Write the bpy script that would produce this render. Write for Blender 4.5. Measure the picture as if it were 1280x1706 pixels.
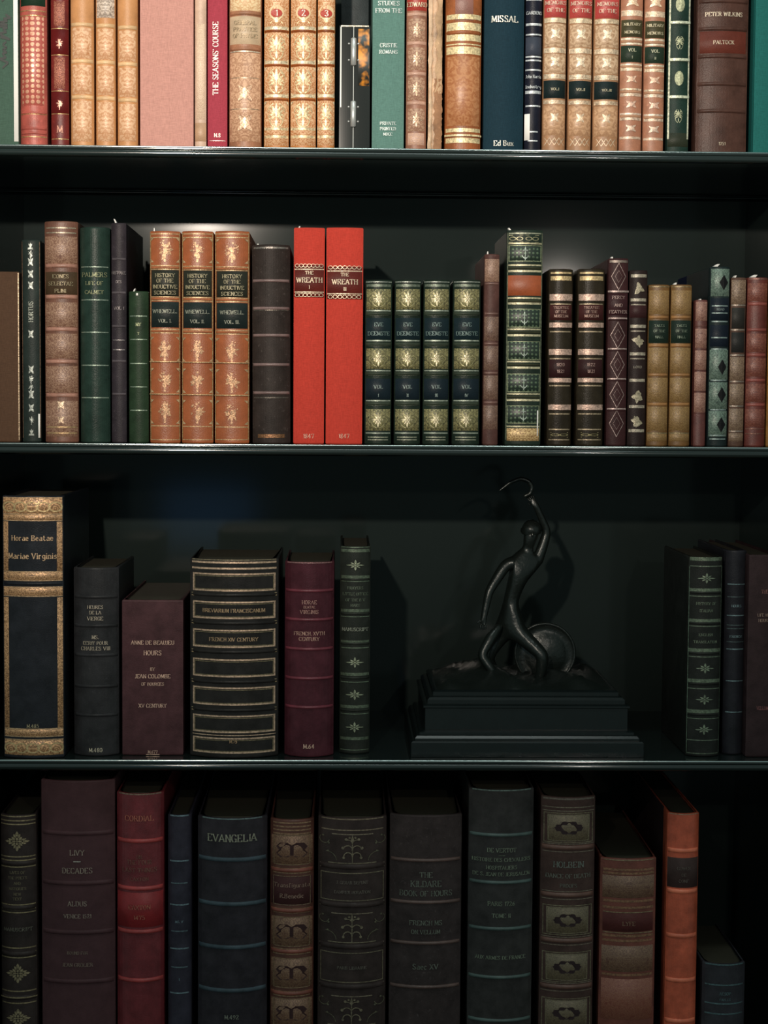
import bpy, math, random
from mathutils import Vector, Matrix

for o in list(bpy.data.objects):
    bpy.data.objects.remove(o)
C = bpy.context.scene.collection
SC = bpy.context.scene

# ------------------------------------------------------------------ camera
F_PX, CX, CY = 2880.0, 640.0, 853.0
EYE = Vector((0.0, -1.8, 1.45))
PITCH, YAW, ROLL = math.radians(3.64), math.radians(1.4), math.radians(0.40)
cam_d = bpy.data.cameras.new('camera')
cam_d.sensor_fit = 'VERTICAL'; cam_d.sensor_height = 24.0
cam_d.lens = F_PX / 1706.0 * 24.0
cam_d.clip_start = 0.05
cam = bpy.data.objects.new('camera', cam_d); C.objects.link(cam)
RM = Matrix.Rotation(-YAW, 3, 'Z') @ Matrix.Rotation(math.pi/2 - PITCH, 3, 'X') @ Matrix.Rotation(ROLL, 3, 'Z')
cam.matrix_world = Matrix.Translation(EYE) @ RM.to_4x4()
SC.camera = cam

# ------------------------------------------------------------------ light and exposure
SC.view_settings.view_transform = 'Standard'
SC.view_settings.look = 'None'
SC.view_settings.exposure = 0.0
SC.view_settings.gamma = 1.0
SC.view_settings.use_curve_mapping = False
SC.cycles.use_denoising = True

W = bpy.data.worlds.new('dim_room'); SC.world = W; W.use_nodes = True
W.node_tree.nodes['Background'].inputs[0].default_value = (0.72, 1.0, 0.96, 1)
W.node_tree.nodes['Background'].inputs[1].default_value = 0.27

def spot(name, loc, aim, power, col, size, blend, rad):
    d = bpy.data.lights.new(name, 'SPOT'); d.energy = power; d.color = col
    d.spot_size = math.radians(size); d.spot_blend = blend; d.shadow_soft_size = rad
    o = bpy.data.objects.new(name, d); C.objects.link(o); o.location = loc
    o.rotation_euler = (Vector(aim) - Vector(loc)).to_track_quat('-Z', 'Y').to_euler()
    return o
def area(name, loc, aim, power, col, sx, sy):
    d = bpy.data.lights.new(name, 'AREA'); d.energy = power; d.color = col
    d.shape = 'RECTANGLE'; d.size = sx; d.size_y = sy
    o = bpy.data.objects.new(name, d); C.objects.link(o); o.location = loc
    o.rotation_euler = (Vector(aim) - Vector(loc)).to_track_quat('-Z', 'Y').to_euler()
    return o
# the gallery's ceiling spots, the strip above the case and a blue screen across the room
spot('gallery_spot', (-0.33, -1.84, 1.94), (-0.16, 0.0, 2.13), 150, (1.0, 0.87, 0.74), 72, 1.0, 0.022)
spot('gallery_spot', (0.39, -1.84, 2.30), (0.34, 0.0, 1.92), 22, (1.0, 0.92, 0.82), 30, 1.0, 0.018)
spot('gallery_spot', (0.52, -1.84, 1.72), (0.12, 0.0, 1.12), 10, (1.0, 0.90, 0.80), 70, 1.0, 0.018)
area('strip_lamp', (0.10, -0.75, 2.75), (0.05, -0.02, 1.6), 4.5, (0.88, 1.0, 0.96), 0.9, 0.14)
area('screen_glow', (-0.33, -1.95, 1.17), (-0.2, 0, 1.4), 0.16, (0.15, 0.45, 1.0), 0.22, 0.14)

# ------------------------------------------------------------------ pixel helper (used to read sizes off the photograph)
def ray(px, py):
    return RM @ Vector(((px - CX) / F_PX, -(py - CY) / F_PX, -1.0))
def at(px, py, Y=0.0):
    r = ray(px, py); t = (Y - EYE.y) / r.y
    return EYE + r * t

# ------------------------------------------------------------------ materials
def lin(c):
    return tuple(((v/255)/12.92 if v/255 <= .04045 else ((v/255+.055)/1.055)**2.4) for v in c)
E_ROW = {1: (1.30, 1.27, 1.13), 2: (.98, .97, .87), 3: (.51, .54, .49), 4: (.24, .29, .275)}
K_ROW = {1: (.96, .004), 2: (.80, .008), 3: (.46, .0125), 4: (.40, .0125)}
def alb(c, row):
    # colour of the thing itself: the value read off the photograph, less the room's sheen, over the light reaching that shelf
    k, o = K_ROW[row]
    return tuple(min(.85, max(.008, (v*k + o - l) / e)) for v, l, e in zip(lin(c), (.007, .009, .0085), E_ROW[row]))
MATS = {}
def nmat(name):
    m = bpy.data.materials.new(name); m.use_nodes = True
    nt = m.node_tree; b = nt.nodes['Principled BSDF']
    return m, nt, b
def rgb(c): return (c[0], c[1], c[2], 1)
def mixcol(nt, fac, a, b):
    n = nt.nodes.new('ShaderNodeMix'); n.data_type = 'RGBA'
    nt.links.new(fac, n.inputs[0])
    for k, v in ((6, a), (7, b)):
        if hasattr(v, 'links'): nt.links.new(v, n.inputs[k])
        else: n.inputs[k].default_value = rgb(v)
    return n.outputs[2]
def noise(nt, scale, detail=3, vec=None, rough=.55):
    n = nt.nodes.new('ShaderNodeTexNoise'); n.inputs['Scale'].default_value = scale
    n.inputs['Detail'].default_value = detail; n.inputs['Roughness'].default_value = rough
    if vec is not None: nt.links.new(vec, n.inputs['Vector'])
    return n.outputs['Fac']
def ramp(nt, fac, p0, p1):
    n = nt.nodes.new('ShaderNodeMapRange'); n.inputs[1].default_value = p0; n.inputs[2].default_value = p1
    nt.links.new(fac, n.inputs[0]); return n.outputs[0]
def objvec(nt):
    return nt.nodes.new('ShaderNodeTexCoord').outputs['Object']
def bump(nt, b, h, strength, dist=.0006):
    n = nt.nodes.new('ShaderNodeBump'); n.inputs['Strength'].default_value = strength
    n.inputs['Distance'].default_value = dist
    nt.links.new(h, n.inputs['Height']); nt.links.new(n.outputs[0], b.inputs['Normal'])
def leather(col, var=.3, rough=.42, wear=.0, grain=900):
    k = ('lea', tuple(round(v, 3) for v in col), var, rough, wear)
    if k in MATS: return MATS[k]
    m, nt, b = nmat('leather'); v = objvec(nt)
    n1 = ramp(nt, noise(nt, 55, 5, v, .65), .32, .68)
    c = mixcol(nt, n1, tuple(x*(1-var) for x in col), tuple(min(.9, x*(1+var)) for x in col))
    if wear:
        n2 = ramp(nt, noise(nt, 230, 4, v, .7), .60, .72)
        c = mixcol(nt, n2, c, tuple(min(.9, x*(1+2.2*wear)+.03*wear) for x in col))
    nt.links.new(c, b.inputs['Base Color']); b.inputs['Roughness'].default_value = rough
    b.inputs['Specular IOR Level'].default_value = .126 if max(col) < .1 else .4
    bump(nt, b, noise(nt, grain, 3, v), .35)
    MATS[k] = m; return m
def cloth(col, rough=.75):
    k = ('clo', tuple(round(v, 3) for v in col))
    if k in MATS: return MATS[k]
    m, nt, b = nmat('book_cloth'); v = objvec(nt)
    mp = nt.nodes.new('ShaderNodeMapping'); mp.inputs['Scale'].default_value = (1, 1, .12)
    nt.links.new(v, mp.inputs[0])
    mp2 = nt.nodes.new('ShaderNodeMapping'); mp2.inputs['Scale'].default_value = (.12, 1, 1)
    nt.links.new(v, mp2.inputs[0])
    a = noise(nt, 1500, 2, mp.outputs[0]); c_ = noise(nt, 1500, 2, mp2.outputs[0])
    ad = nt.nodes.new('ShaderNodeMath'); ad.operation = 'ADD'
    nt.links.new(a, ad.inputs[0]); nt.links.new(c_, ad.inputs[1])
    f = ramp(nt, ad.outputs[0], .75, 1.25)
    c = mixcol(nt, f, tuple(x*.86 for x in col), tuple(min(.9, x*1.12) for x in col))
    nt.links.new(c, b.inputs['Base Color']); b.inputs['Roughness'].default_value = rough
    b.inputs['Specular IOR Level'].default_value = .12
    bump(nt, b, ad.outputs[0], .3)
    MATS[k] = m; return m
def gilt(col=(.70, .47, .20), metal=.55, rough=.38):
    k = ('gil', col, metal, rough)
    if k in MATS: return MATS[k]
    m, nt, b = nmat('gilt'); v = objvec(nt)
    f = ramp(nt, noise(nt, 420, 3, v, .7), .36, .62)
    c = mixcol(nt, f, tuple(x*.45 for x in col), col)
    nt.links.new(c, b.inputs['Base Color'])
    b.inputs['Metallic'].default_value = metal; b.inputs['Roughness'].default_value = rough
    bump(nt, b, noise(nt, 700, 2, v), .4)
    MATS[k] = m; return m
def tooled(base, gold_, scale=3.0, th=.5, soft=.06, metal=.4, rough=.4, kind='scroll'):
    """leather tooled all over with a mirrored small pattern in gold"""
    gold = tuple(min(.9, g*1.15) for g in gold_)
    k = ('too', tuple(round(v, 3) for v in base), tuple(gold), scale, th, soft, kind)
    if k in MATS: return MATS[k]
    m, nt, b = nmat('tooled_leather')
    uv = nt.nodes.new('ShaderNodeTexCoord').outputs['UV']
    sp = nt.nodes.new('ShaderNodeSeparateXYZ'); nt.links.new(uv, sp.inputs[0])
    ab = nt.nodes.new('ShaderNodeMath'); ab.operation = 'ABSOLUTE'; nt.links.new(sp.outputs[0], ab.inputs[0])
    cb = nt.nodes.new('ShaderNodeCombineXYZ'); nt.links.new(ab.outputs[0], cb.inputs[0])
    if kind == 'quad':
        ay = nt.nodes.new('ShaderNodeMath'); ay.operation = 'ABSOLUTE'; nt.links.new(sp.outputs[1], ay.inputs[0])
        nt.links.new(ay.outputs[0], cb.inputs[1])
    else:
        nt.links.new(sp.outputs[1], cb.inputs[1])
    vec = cb.outputs[0]
    if kind == 'dots':
        vo = nt.nodes.new('ShaderNodeTexVoronoi'); vo.inputs['Scale'].default_value = scale
        vo.inputs['Randomness'].default_value = .15
        nt.links.new(vec, vo.inputs['Vector'])
        h = ramp(nt, vo.outputs['Distance'], th, th - .12)
    else:
        wv = nt.nodes.new('ShaderNodeTexVoronoi'); wv.feature = 'SMOOTH_F1' if kind == 'quad' else 'F1'
        wv.inputs['Scale'].default_value = scale
        nt.links.new(vec, wv.inputs['Vector'])
        no = noise(nt, scale*2.0, 2, vec)
        sb = nt.nodes.new('ShaderNodeMath'); sb.operation = 'ADD'
        nt.links.new(wv.outputs['Distance'], sb.inputs[0]); nt.links.new(no, sb.inputs[1])
        sn = nt.nodes.new('ShaderNodeMath'); sn.operation = 'PINGPONG'; sn.inputs[1].default_value = .16
        nt.links.new(sb.outputs[0], sn.inputs[0])
        h = ramp(nt, sn.outputs[0], .16*th - soft, .16*th + soft)
    wr = ramp(nt, noise(nt, 260, 3, objvec(nt), .7), .24, .46)
    mu = nt.nodes.new('ShaderNodeMath'); mu.operation = 'MULTIPLY'
    nt.links.new(h, mu.inputs[0]); nt.links.new(wr, mu.inputs[1])
    c = mixcol(nt, mu.outputs[0], base, gold)
    nt.links.new(c, b.inputs['Base Color'])
    mm = nt.nodes.new('ShaderNodeMath'); mm.operation = 'MULTIPLY'; mm.inputs[1].default_value = metal
    nt.links.new(mu.outputs[0], mm.inputs[0]); nt.links.new(mm.outputs[0], b.inputs['Metallic'])
    b.inputs['Roughness'].default_value = rough
    bump(nt, b, h, .35, .0004)
    MATS[k] = m; return m
def plain(name, col, rough=.5, metal=0.0, coat=0.0, var=.1, scale=40, bm=0.0):
    k = ('pl', name)
    if k in MATS: return MATS[k]
    m, nt, b = nmat(name); v = objvec(nt)
    c = mixcol(nt, noise(nt, scale, 4, v), tuple(x*(1-var) for x in col), tuple(min(1, x*(1+var)) for x in col))
    nt.links.new(c, b.inputs['Base Color']); b.inputs['Roughness'].default_value = rough
    b.inputs['Metallic'].default_value = metal; b.inputs['Coat Weight'].default_value = coat
    b.inputs['Coat Roughness'].default_value = .12
    if bm: bump(nt, b, noise(nt, scale*3, 3, v), bm, .002)
    MATS[k] = m; return m

M_PAINT = plain('black_green_gloss_paint', (.012, .018, .017), .09, 0, .3, .12, 14, 0)
M_PAINT.node_tree.nodes['Principled BSDF'].inputs['Specular IOR Level'].default_value = .5
M_BACK = plain('black_green_back_paint', (.016, .023, .0215), .105, 0, 0, .15, 9, 0)
M_BACK.node_tree.nodes['Principled BSDF'].inputs['Specular IOR Level'].default_value = .12
M_PAGES = plain('paper_pages', (.42, .34, .24), .85, 0, 0, .25, 300)
M_DPAGES = plain('dark_gilt_page_edges', (.05, .045, .03), .6, .1, 0, .25, 300)
M_SLIP = plain('white_paper_slip', (.80, .78, .74), .8, 0, 0, .04, 100)
M_BRONZE = plain('dark_bronze', (.012, .016, .014), .30, .3, 0, .3, 60, .25)
M_STONE = plain('black_polished_stone', (.006, .009, .009), .25, 0, 0, .3, 50)
M_STONE.node_tree.nodes['Principled BSDF'].inputs['Specular IOR Level'].default_value = .3
GOLD = (.70, .46, .20); PALE = (.66, .60, .46); ROSE = (.72, .45, .30); SILV = (.55, .62, .60); GREENG = (.42, .46, .24)

# ------------------------------------------------------------------ mesh plumbing
def link(name, verts, faces, mat, parent=None, loc=(0,0,0), uvs=None, smooth=True, mats=None, fm=None):
    me = bpy.data.meshes.new(name); me.from_pydata(verts, [], faces)
    if mats:
        for m_ in mats: me.materials.append(m_)
        if fm: me.polygons.foreach_set('material_index', fm)
    else: me.materials.append(mat)
    if uvs is not None:
        ul = me.uv_layers.new(name='UVMap')
        for lp in me.loops: ul.data[lp.index].uv = uvs[lp.vertex_index]
    if smooth: me.polygons.foreach_set('use_smooth', [True]*len(me.polygons))
    me.update()
    o = bpy.data.objects.new(name, me); C.objects.link(o); o.location = loc
    if parent: o.parent = parent
    return o
def empty(name, loc, label, cat, group=None):
    o = bpy.data.objects.new(name, None); o.empty_display_size = .02
    C.objects.link(o); o.location = loc; o['label'] = label; o['category'] = cat
    if group: o['group'] = group
    return o
def boxgeo(x0, x1, y0, y1, z0, z1, V=None, Fc=None):
    V = [] if V is None else V; Fc = [] if Fc is None else Fc; n = len(V)
    V += [(x0,y0,z0),(x1,y0,z0),(x1,y1,z0),(x0,y1,z0),(x0,y0,z1),(x1,y0,z1),(x1,y1,z1),(x0,y1,z1)]
    Fc += [tuple(n+i for i in f) for f in ((0,3,2,1),(4,5,6,7),(0,1,5,4),(1,2,6,5),(2,3,7,6),(3,0,4,7))]
    return V, Fc
def bevel(o, w, seg=2):
    m = o.modifiers.new('bevel', 'BEVEL'); m.width = w; m.segments = seg; m.limit_method = 'ANGLE'

# ------------------------------------------------------------------ stroke lettering
GL = {}
def _g(s):
    for it in s.strip().split('\n'):
        it = it.strip()
        if not it: continue
        ch, st = it[0], it[2:]
        GL[ch] = [[(float(a), float(b)) for a, b in zip(p.split()[0::2], p.split()[1::2])] for p in st.split('/')]
_g('''
A:0 0 2 6 4 0/.9 2 3.1 2
B:.5 0 .5 6/.5 6 2.6 6 3.4 4.8 2.6 3.3 .5 3.3/2.4 3.3 3.7 2 3 0 .5 0
C:3.8 4.6 3 6 1.2 6 .2 4.2 .2 1.8 1.2 0 3 0 3.8 1.3
D:.5 0 .5 6/.5 6 2.6 6 3.9 4.4 3.9 1.6 2.6 0 .5 0
E:.5 0 .5 6/.5 6 3.4 6 3.4 5/.5 3.1 2.6 3.1/.5 0 3.5 0 3.5 1
F:.5 0 .5 6/.5 6 3.4 6 3.4 5/.5 3.1 2.6 3.1
G:3.8 4.7 3 6 1.2 6 .2 4.2 .2 1.8 1.2 0 3.6 0/3.7 0 3.7 2.5 2.5 2.5
H:.5 0 .5 6/3.7 0 3.7 6/.5 3.1 3.7 3.1
I:.8 0 .8 6
J:1.8 6 1.8 1 1 0 .1 .5
K:.5 0 .5 6/3.7 6 .6 2.8/1.5 3.5 3.9 0
L:.5 0 .5 6/.5 0 3.4 0 3.4 1.3
M:.4 0 .6 6/.6 6 2.4 .8/2.4 .8 4.2 6/4.2 6 4.4 0
N:.4 0 .4 6/.4 6 3.8 0/3.8 0 3.8 6
O:1.3 0 .2 1.8 .2 4.2 1.3 6 2.8 6 3.9 4.2 3.9 1.8 2.8 0 1.3 0
P:.5 0 .5 6/.5 6 2.8 6 3.6 4.6 2.8 2.9 .5 2.9
Q:1.3 0 .2 1.8 .2 4.2 1.3 6 2.8 6 3.9 4.2 3.9 1.8 2.8 0 1.3 0/2.2 1.2 4 -.8
R:.5 0 .5 6/.5 6 2.8 6 3.5 4.7 2.8 3.2 .5 3.2/2 3.2 3.9 0
S:3.3 4.9 2.6 6 1 6 .4 4.6 1.2 3.4 2.6 2.7 3.4 1.4 2.6 0 1 0 .3 1.2
T:2 0 2 6/0 5 0 6 4 6 4 5
U:.4 6 .4 1.4 1.3 0 2.8 0 3.7 1.4 3.7 6
V:0 6 2 0 4 6
W:0 6 1.5 0 2.8 5.6 4.2 0 5.6 6
X:0 0 3.8 6/0 6 3.8 0
Y:0 6 2 3 4 6/2 3 2 0
Z:.2 6 3.6 6 .2 0 3.7 0 3.7 1
0:1.2 0 .3 1.6 .3 4.4 1.2 6 2.3 6 3.2 4.4 3.2 1.6 2.3 0 1.2 0
1:1.3 0 1.3 6 .3 5
2:.3 4.8 1.2 6 2.4 6 3.1 4.6 .3 0 3.2 0 3.2 .8
3:.3 5.2 1.4 6 2.8 5.4 2.6 3.8 1.3 3.2 2.9 2.4 3 .8 1.5 0 .3 .8
4:2.5 0 2.5 6 .2 1.8 3.6 1.8
5:3 6 .8 6 .6 3.4 2.2 3.7 3.1 2 2.3 0 .8 0 .3 .8
6:2.8 5.6 1.2 4.6 .3 2 1.2 0 2.4 0 3.2 1.8 2.2 3.2 .8 2.8
7:.3 5 .3 6 3.2 6 1.4 0
8:1.2 3.2 .5 4.6 1.3 6 2.3 6 3 4.6 2.3 3.2 .3 1.6 1.2 0 2.4 0 3.2 1.6 1.2 3.2
9:.8 0 2.6 1.6 3.2 4 2.3 6 1.1 6 .3 4.3 1.2 2.9 2.6 3
.:.5 0 .5 .9
,:.7 .6 .3 -.8
-:.2 3 2.6 3
_:0 3 6 3
':.4 6 .4 4.6
&:4 0 1 4.6 1.4 6 2.3 5.2 .4 2 .8 .3 2.2 0 3.6 2.2
a:3 0 3 3.4 2.2 4 .8 3.8/3 2.2 1 2.2 .3 1.2 1 0 3 .6
b:.6 6.4 .6 0 2.3 0 3.1 1.2 3.1 3 2.3 4 .6 3.6
c:2.8 3.4 1.4 4 .4 3 .4 1 1.4 0 2.8 .5
d:3 6.4 3 0 1.2 0 .4 1.2 .4 3 1.3 4 3 3.6
e:.4 2.1 2.9 2.4 2.2 4 1 4 .3 2.4 .6 .6 1.8 0 2.9 .7
f:1.2 0 1.2 5.4 2 6.3 2.9 6/.3 4 2.4 4
g:3 4 3 -1.2 1.8 -2 .5 -1.5/3 3.7 1.2 4 .4 2.6 1.2 .6 3 .8
h:.6 6.4 .6 0/.6 3.4 2 4 3 3.2 3 -.4
i:.7 4 .7 0/.5 5.2 .9 5.8
l:.7 6.4 .7 0
m:.6 4 .6 0/.6 3.5 1.7 4 2.4 3.2 2.4 0/2.4 3.5 3.5 4 4.3 3.2 4.3 0
n:.6 4 .6 0/.6 3.4 2 4 3 3.2 3 0
o:1.1 0 .4 1 .4 3 1.3 4 2.3 4 3 3 3 1 2.1 0 1.1 0
p:.6 4 .6 -2/.6 3.5 2.3 4 3.1 2.8 3.1 1 2.1 0 .6 .3
r:.6 4 .6 0/.6 3.3 1.8 4 2.5 3.6
s:2.6 3.4 1.6 4 .6 3.2 1 2.3 2.3 1.8 2.6 .7 1.5 0 .4 .6
t:1.2 5.6 1.2 .6 2 0 2.8 .4/.3 4 2.4 4
u:.6 4 .6 .8 1.3 0 3 .6/3 4 3 0
v:.4 4.2 .6 1 1.8 0 3 1.2 2.8 4
x:.3 0 3 4/.3 4 3 0
y:.5 4 .8 1.3 3 .8/3 4 3 -1 1.6 -2
''')
def text_polys(s, weight=.9, serif=True, gap=1.15):
    """list of convex polygons in glyph units, and the total width"""
    out = []; x = 0.0
    for ch in s:
        if ch == ' ': x += 2.6; continue
        g = GL.get(ch) or GL.get(ch.upper()) or GL['.']
        w = max(p[0] for st in g for p in st)
        for st in g:
            for (ax, ay), (bx, by) in zip(st, st[1:]):
                dx, dy = bx-ax, by-ay; L = math.hypot(dx, dy) or 1
                t = weight*(.42 + .62*abs(dy)/L*(1.0 if dx*dy <= .05 else .7))/2
                ux, uy = dx/L, dy/L; nx, ny = -uy*t, ux*t; e = .12
                out.append([(x+ax-ux*e+nx, ay-uy*e+ny), (x+ax-ux*e-nx, ay-uy*e-ny), (x+bx+ux*e-nx, by+uy*e-ny), (x+bx+ux*e+nx, by+uy*e+ny)])
            if serif and len(st) >= 2 and ch.isalpha():
                for p, q in ((st[0], st[1]), (st[-1], st[-2])):
                    if abs(p[0]-q[0]) < abs(p[1]-q[1])*.8 and (abs(p[1]) < .01 or abs(p[1]-6) < .01 and ch.isupper()) and abs(p[1]-q[1]) > 1.6:
                        yy = p[1] + (.2 if p[1] < 3 else -.2)
                        out.append([(x+p[0]-.85, yy-.2), (x+p[0]+.85, yy-.2), (x+p[0]+.85, yy+.2), (x+p[0]-.85, yy+.2)])
        x += w + gap
    return out, max(.1, x-gap)

# ornaments: convex polygons in a box of about [-1,1] x [-1,1]
def petal(a, r0, r1, w):
    ca, sa = math.cos(a), math.sin(a); P = []
    for r, s in ((r0, 0), (r0+(r1-r0)*.35, -w), (r0+(r1-r0)*.7, -w*.8), (r1, 0), (r0+(r1-r0)*.7, w*.8), (r0+(r1-r0)*.35, w)):
        P.append((r*ca - s*sa, r*sa + s*ca))
    return P
def disc(x, y, r, n=7): return [(x+r*math.cos(2*math.pi*i/n), y+r*math.sin(2*math.pi*i/n)) for i in range(n)]
def path(pts, t):
    out = []
    for (ax, ay), (bx, by) in zip(pts, pts[1:]):
        dx, dy = bx-ax, by-ay; L = math.hypot(dx, dy) or 1; nx, ny = -dy/L*t/2, dx/L*t/2
        ex, ey = dx/L*t*.25, dy/L*t*.25
        out.append([(ax-ex+nx, ay-ey+ny), (ax-ex-nx, ay-ey-ny), (bx+ex-nx, by+ey-ny), (bx+ex+nx, by+ey+ny)])
    return out
def arc(cx, cy, r, a0, a1, t, n=8, ry=None):
    ry = ry or r
    return path([(cx+r*math.cos(math.radians(a0+(a1-a0)*i/n)), cy+ry*math.sin(math.radians(a0+(a1-a0)*i/n))) for i in range(n+1)], t)
def mir(ps): return ps + [[(-x, y) for x, y in reversed(p)] for p in ps]
def orn(kind, rnd=None):
    R = rnd or random.Random(3); pi = math.pi
    if kind == 'star': return [petal(pi/4*i, .12, 1 if i % 2 == 0 else .72, .12) for i in range(8)] + [disc(0, 0, .12)]
    if kind == 'cross':
        ps = []
        for i in range(4):
            a = pi/2*i
            ps += [petal(a, .45, 1.0, .13), petal(a, .08, .42, .10)]
            for s in (-.34, .34): ps.append(petal(a+s, .34, .78, .10))
        for i in range(4): ps.append(petal(pi/4+pi/2*i, .2, .62, .11))
        return ps + [disc(0, 0, .08)]
    if kind == 'palmette':
        ps = [petal(pi/2, -.2, .95, .13)]
        ps += mir([petal(math.radians(a), .12, r, .11) for a, r in ((62, .85), (35, .82), (8, .72), (-25, .66))])
        ps += mir([disc(.52, .62, .10), disc(.68, -.05, .08)]) + [petal(-pi/2, .2, .85, .12)]
        ps += mir(arc(.0, -.25, .62, -75, 5, .10)) + mir(arc(0, .1, .82, 10, 70, .08))
        return ps
    if kind == 'floret':
        return [petal(pi/4+pi/2*i, .05, 1.15, .26) for i in range(4)] + [petal(pi/2*i, .05, .62, .16) for i in range(4)] + [disc(0, 0, .22)]
    if kind == 'spray':
        ps = []
        for i in range(13):
            a = R.uniform(0, 2*pi); r = R.uniform(.2, .78)
            ps.append(petal(a+R.uniform(-.5, .5), r*.35, r+.16, R.uniform(.07, .15)))
        for i in range(12):
            a = R.uniform(-.2, pi+.2); r = R.uniform(.35, .85)
            ps.append(disc(r*math.cos(a)*.85, r*math.sin(a), R.uniform(.05, .11), 6))
        ps += [petal(-pi/2, -.1, .9, .17), disc(0, -.9, .13), disc(.05, .05, .22)]
        return ps
    if kind == 'anchor':
        return path([(0, -.7), (0, .55)], .12) + path([(-.42, .42), (.42, .42)], .10) + [petal(pi/2, .5, .95, .1)] + arc(0, -.05, .62, -155, -25, .13) + [petal(-pi/2, .55, .98, .1)]
    if kind == 'diamond': return path([(0, 1), (.95, 0), (0, -1), (-.95, 0), (0, 1)], .05)
    if kind == 'lozenge': return [[(0, 1), (-.8, 0), (0, -1), (.8, 0)]]
    if kind == 'leafshape':
        ps = []
        for i in range(7):
            a = R.uniform(0, 2*pi); ps.append(petal(a, 0, R.uniform(.75, 1.05), R.uniform(.22, .4)))
        return ps + [disc(R.uniform(-.15, .15), R.uniform(-.2, .2), .5, 9)]
    if kind == 'tree':
        ps = path([(0, -1), (0, .95)], .06)
        ps += mir(arc(.32, -.1, .34, 180, 20, .07)) + mir(arc(.30, .35, .30, 185, 60, .06)) + mir(arc(.30, -.55, .30, 180, 0, .07))
        ps += mir([disc(.66, .06, .11), disc(.44, .68, .10), disc(.60, -.62, .10), disc(.2, .8, .08)])
        return ps + [petal(pi/2, .35, .95, .1)]
    if kind == 'swirl':
        return mir(arc(1.6, -.85, .62, 88, 178, .045)) + mir(arc(1.72, .62, .3, 190, 400, .05)) + mir([disc(1.45, .35, .07), disc(1.8, .85, .07), disc(1.5, -.2, .06)])
    if kind == 'bow':
        return [[(0, .42), (-.28, .62), (-.78, .60), (-1, .25), (-.8, 0)], [(0, .42), (-.8, 0), (0, -.42)], [(-.8, 0), (-1, -.3), (-.78, -.60), (-.28, -.58), (0, -.42)]] + \
               [[(0, .42), (.8, 0), (1, .25), (.78, .60), (.28, .62)], [(0, .42), (0, -.42), (.8, 0)], [(.8, 0), (0, -.42), (.28, -.58), (.78, -.60), (1, -.3)]]
    if kind == 'cartouche':
        ps = [[(.72*math.cos(2*pi*i/16), .80*math.sin(2*pi*i/16)) for i in range(16)]]
        return ps + [disc(.78*math.cos(a), .6*math.sin(a), .2, 6) for a in (0, .45, -.45, pi, pi-.45, pi+.45)] + [disc(.3*s, .62*t, .24, 6) for s in (-1, 1) for t in (-1, 1)]
    if kind == 'corners':
        return mir([[(.78, .95), (1, .95), (1, .70)], [(.78, -.95), (1, -.70), (1, -.95)]])
    if kind == 'oval': return [[(.9*math.cos(2*pi*i/14), math.sin(2*pi*i/14)) for i in range(14)]]
    if kind == 'ring': return arc(0, 0, .85, 0, 360, .25, 14)
    if kind == 'crown':
        return [[(-.9, -.5), (.9, -.5), (.7, -.1), (-.7, -.1)]] + [petal(math.radians(a), -.1, .9, .2) for a in (50, 90, 130)] + [disc(0, -.1, .25)]
    if kind == 'scales': return arc(-.5, 0, .46, 0, 360, .16, 9) + arc(.5, 0, .46, 0, 360, .16, 9) + path([(-1, .95), (1, .95)], .12) + path([(-1, -.95), (1, -.95)], .12)
    if kind == 'cross_hatch':
        return [q for i in range(4) for q in path([(-1+i*.5, -1), (-.5+i*.5, 1)], .10) + path([(-.5+i*.5, -1), (-1+i*.5, 1)], .07)]
    if kind == 'script':
        return path([(-1, .3), (-.8, -.5), (-.65, .7), (-.6, -.2), (-.45, .3), (-.4, -.3), (-.3, .25), (-.22, -.3), (-.1, .25), (0, -.25)], .09) + \
               path([(.18, .5), (.1, -.7), (.32, .8), (.38, -.3), (.5, .2), (.55, -.4), (.62, .9), (.66, -.4), (.74, .8), (.80, -.4), (.9, .1), (.92, -.9), (1.05, -.2)], .09)
    return [disc(0, 0, 1)]

# ------------------------------------------------------------------ the book builder
SHELF = {1: at(640, 248, -.028).z, 2: at(640, 742, -.028).z, 3: at(640, 1267, -.028).z, 4: 1.45 - .800}
BACK_Y = .262
class Spine:
    def __init__(s, w, h, b):
        s.w, s.h, s.b = w, h, max(b, .0003); s.R = (w*w/4 + s.b*s.b)/(2*s.b)
    def P(s, x, z, off=0.0):
        x = max(-s.w/2*.999, min(s.w/2*.999, x))
        q = math.sqrt(max(1e-9, s.R*s.R - x*x)); nx, ny = x/s.R, -q/s.R
        return (x + nx*off, -(q - (s.R - s.b)) + ny*off, z)
class Acc:
    """polygons collected on one spine, linked as one mesh"""
    def __init__(s, sp): s.sp, s.V, s.F = sp, [], []
    def poly(s, pts, off):
        n = len(s.V); s.V += [s.sp.P(x, z, off) for x, z in pts]; s.F.append(tuple(range(n, n+len(pts))))
    def grid(s, x0, x1, z0, z1, off, nx=10):
        for i in range(nx):
            a, b = x0+(x1-x0)*i/nx, x0+(x1-x0)*(i+1)/nx
            s.poly([(a, z0), (b, z0), (b, z1), (a, z1)], off)
    def build(s, name, mat, parent):
        # tooling well apart on the spine (one stamp per compartment) is one part each
        if not s.F: return None
        it = sorted(((min(s.V[i][2] for i in f), max(s.V[i][2] for i in f), f) for f in s.F), key=lambda t: t[0])
        groups, top = [[it[0]]], it[0][1]
        for t in it[1:]:
            if t[0] - top > .0125: groups.append([])
            groups[-1].append(t); top = max(top, t[1])
        o = None
        for g in groups:
            V, Fc = [], []
            for _, _, f in g:
                n = len(V); V += [s.V[i] for i in f]; Fc.append(tuple(range(n, n+len(f))))
            o = link(name, V, Fc, mat, parent, smooth=False)
        return o
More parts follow.
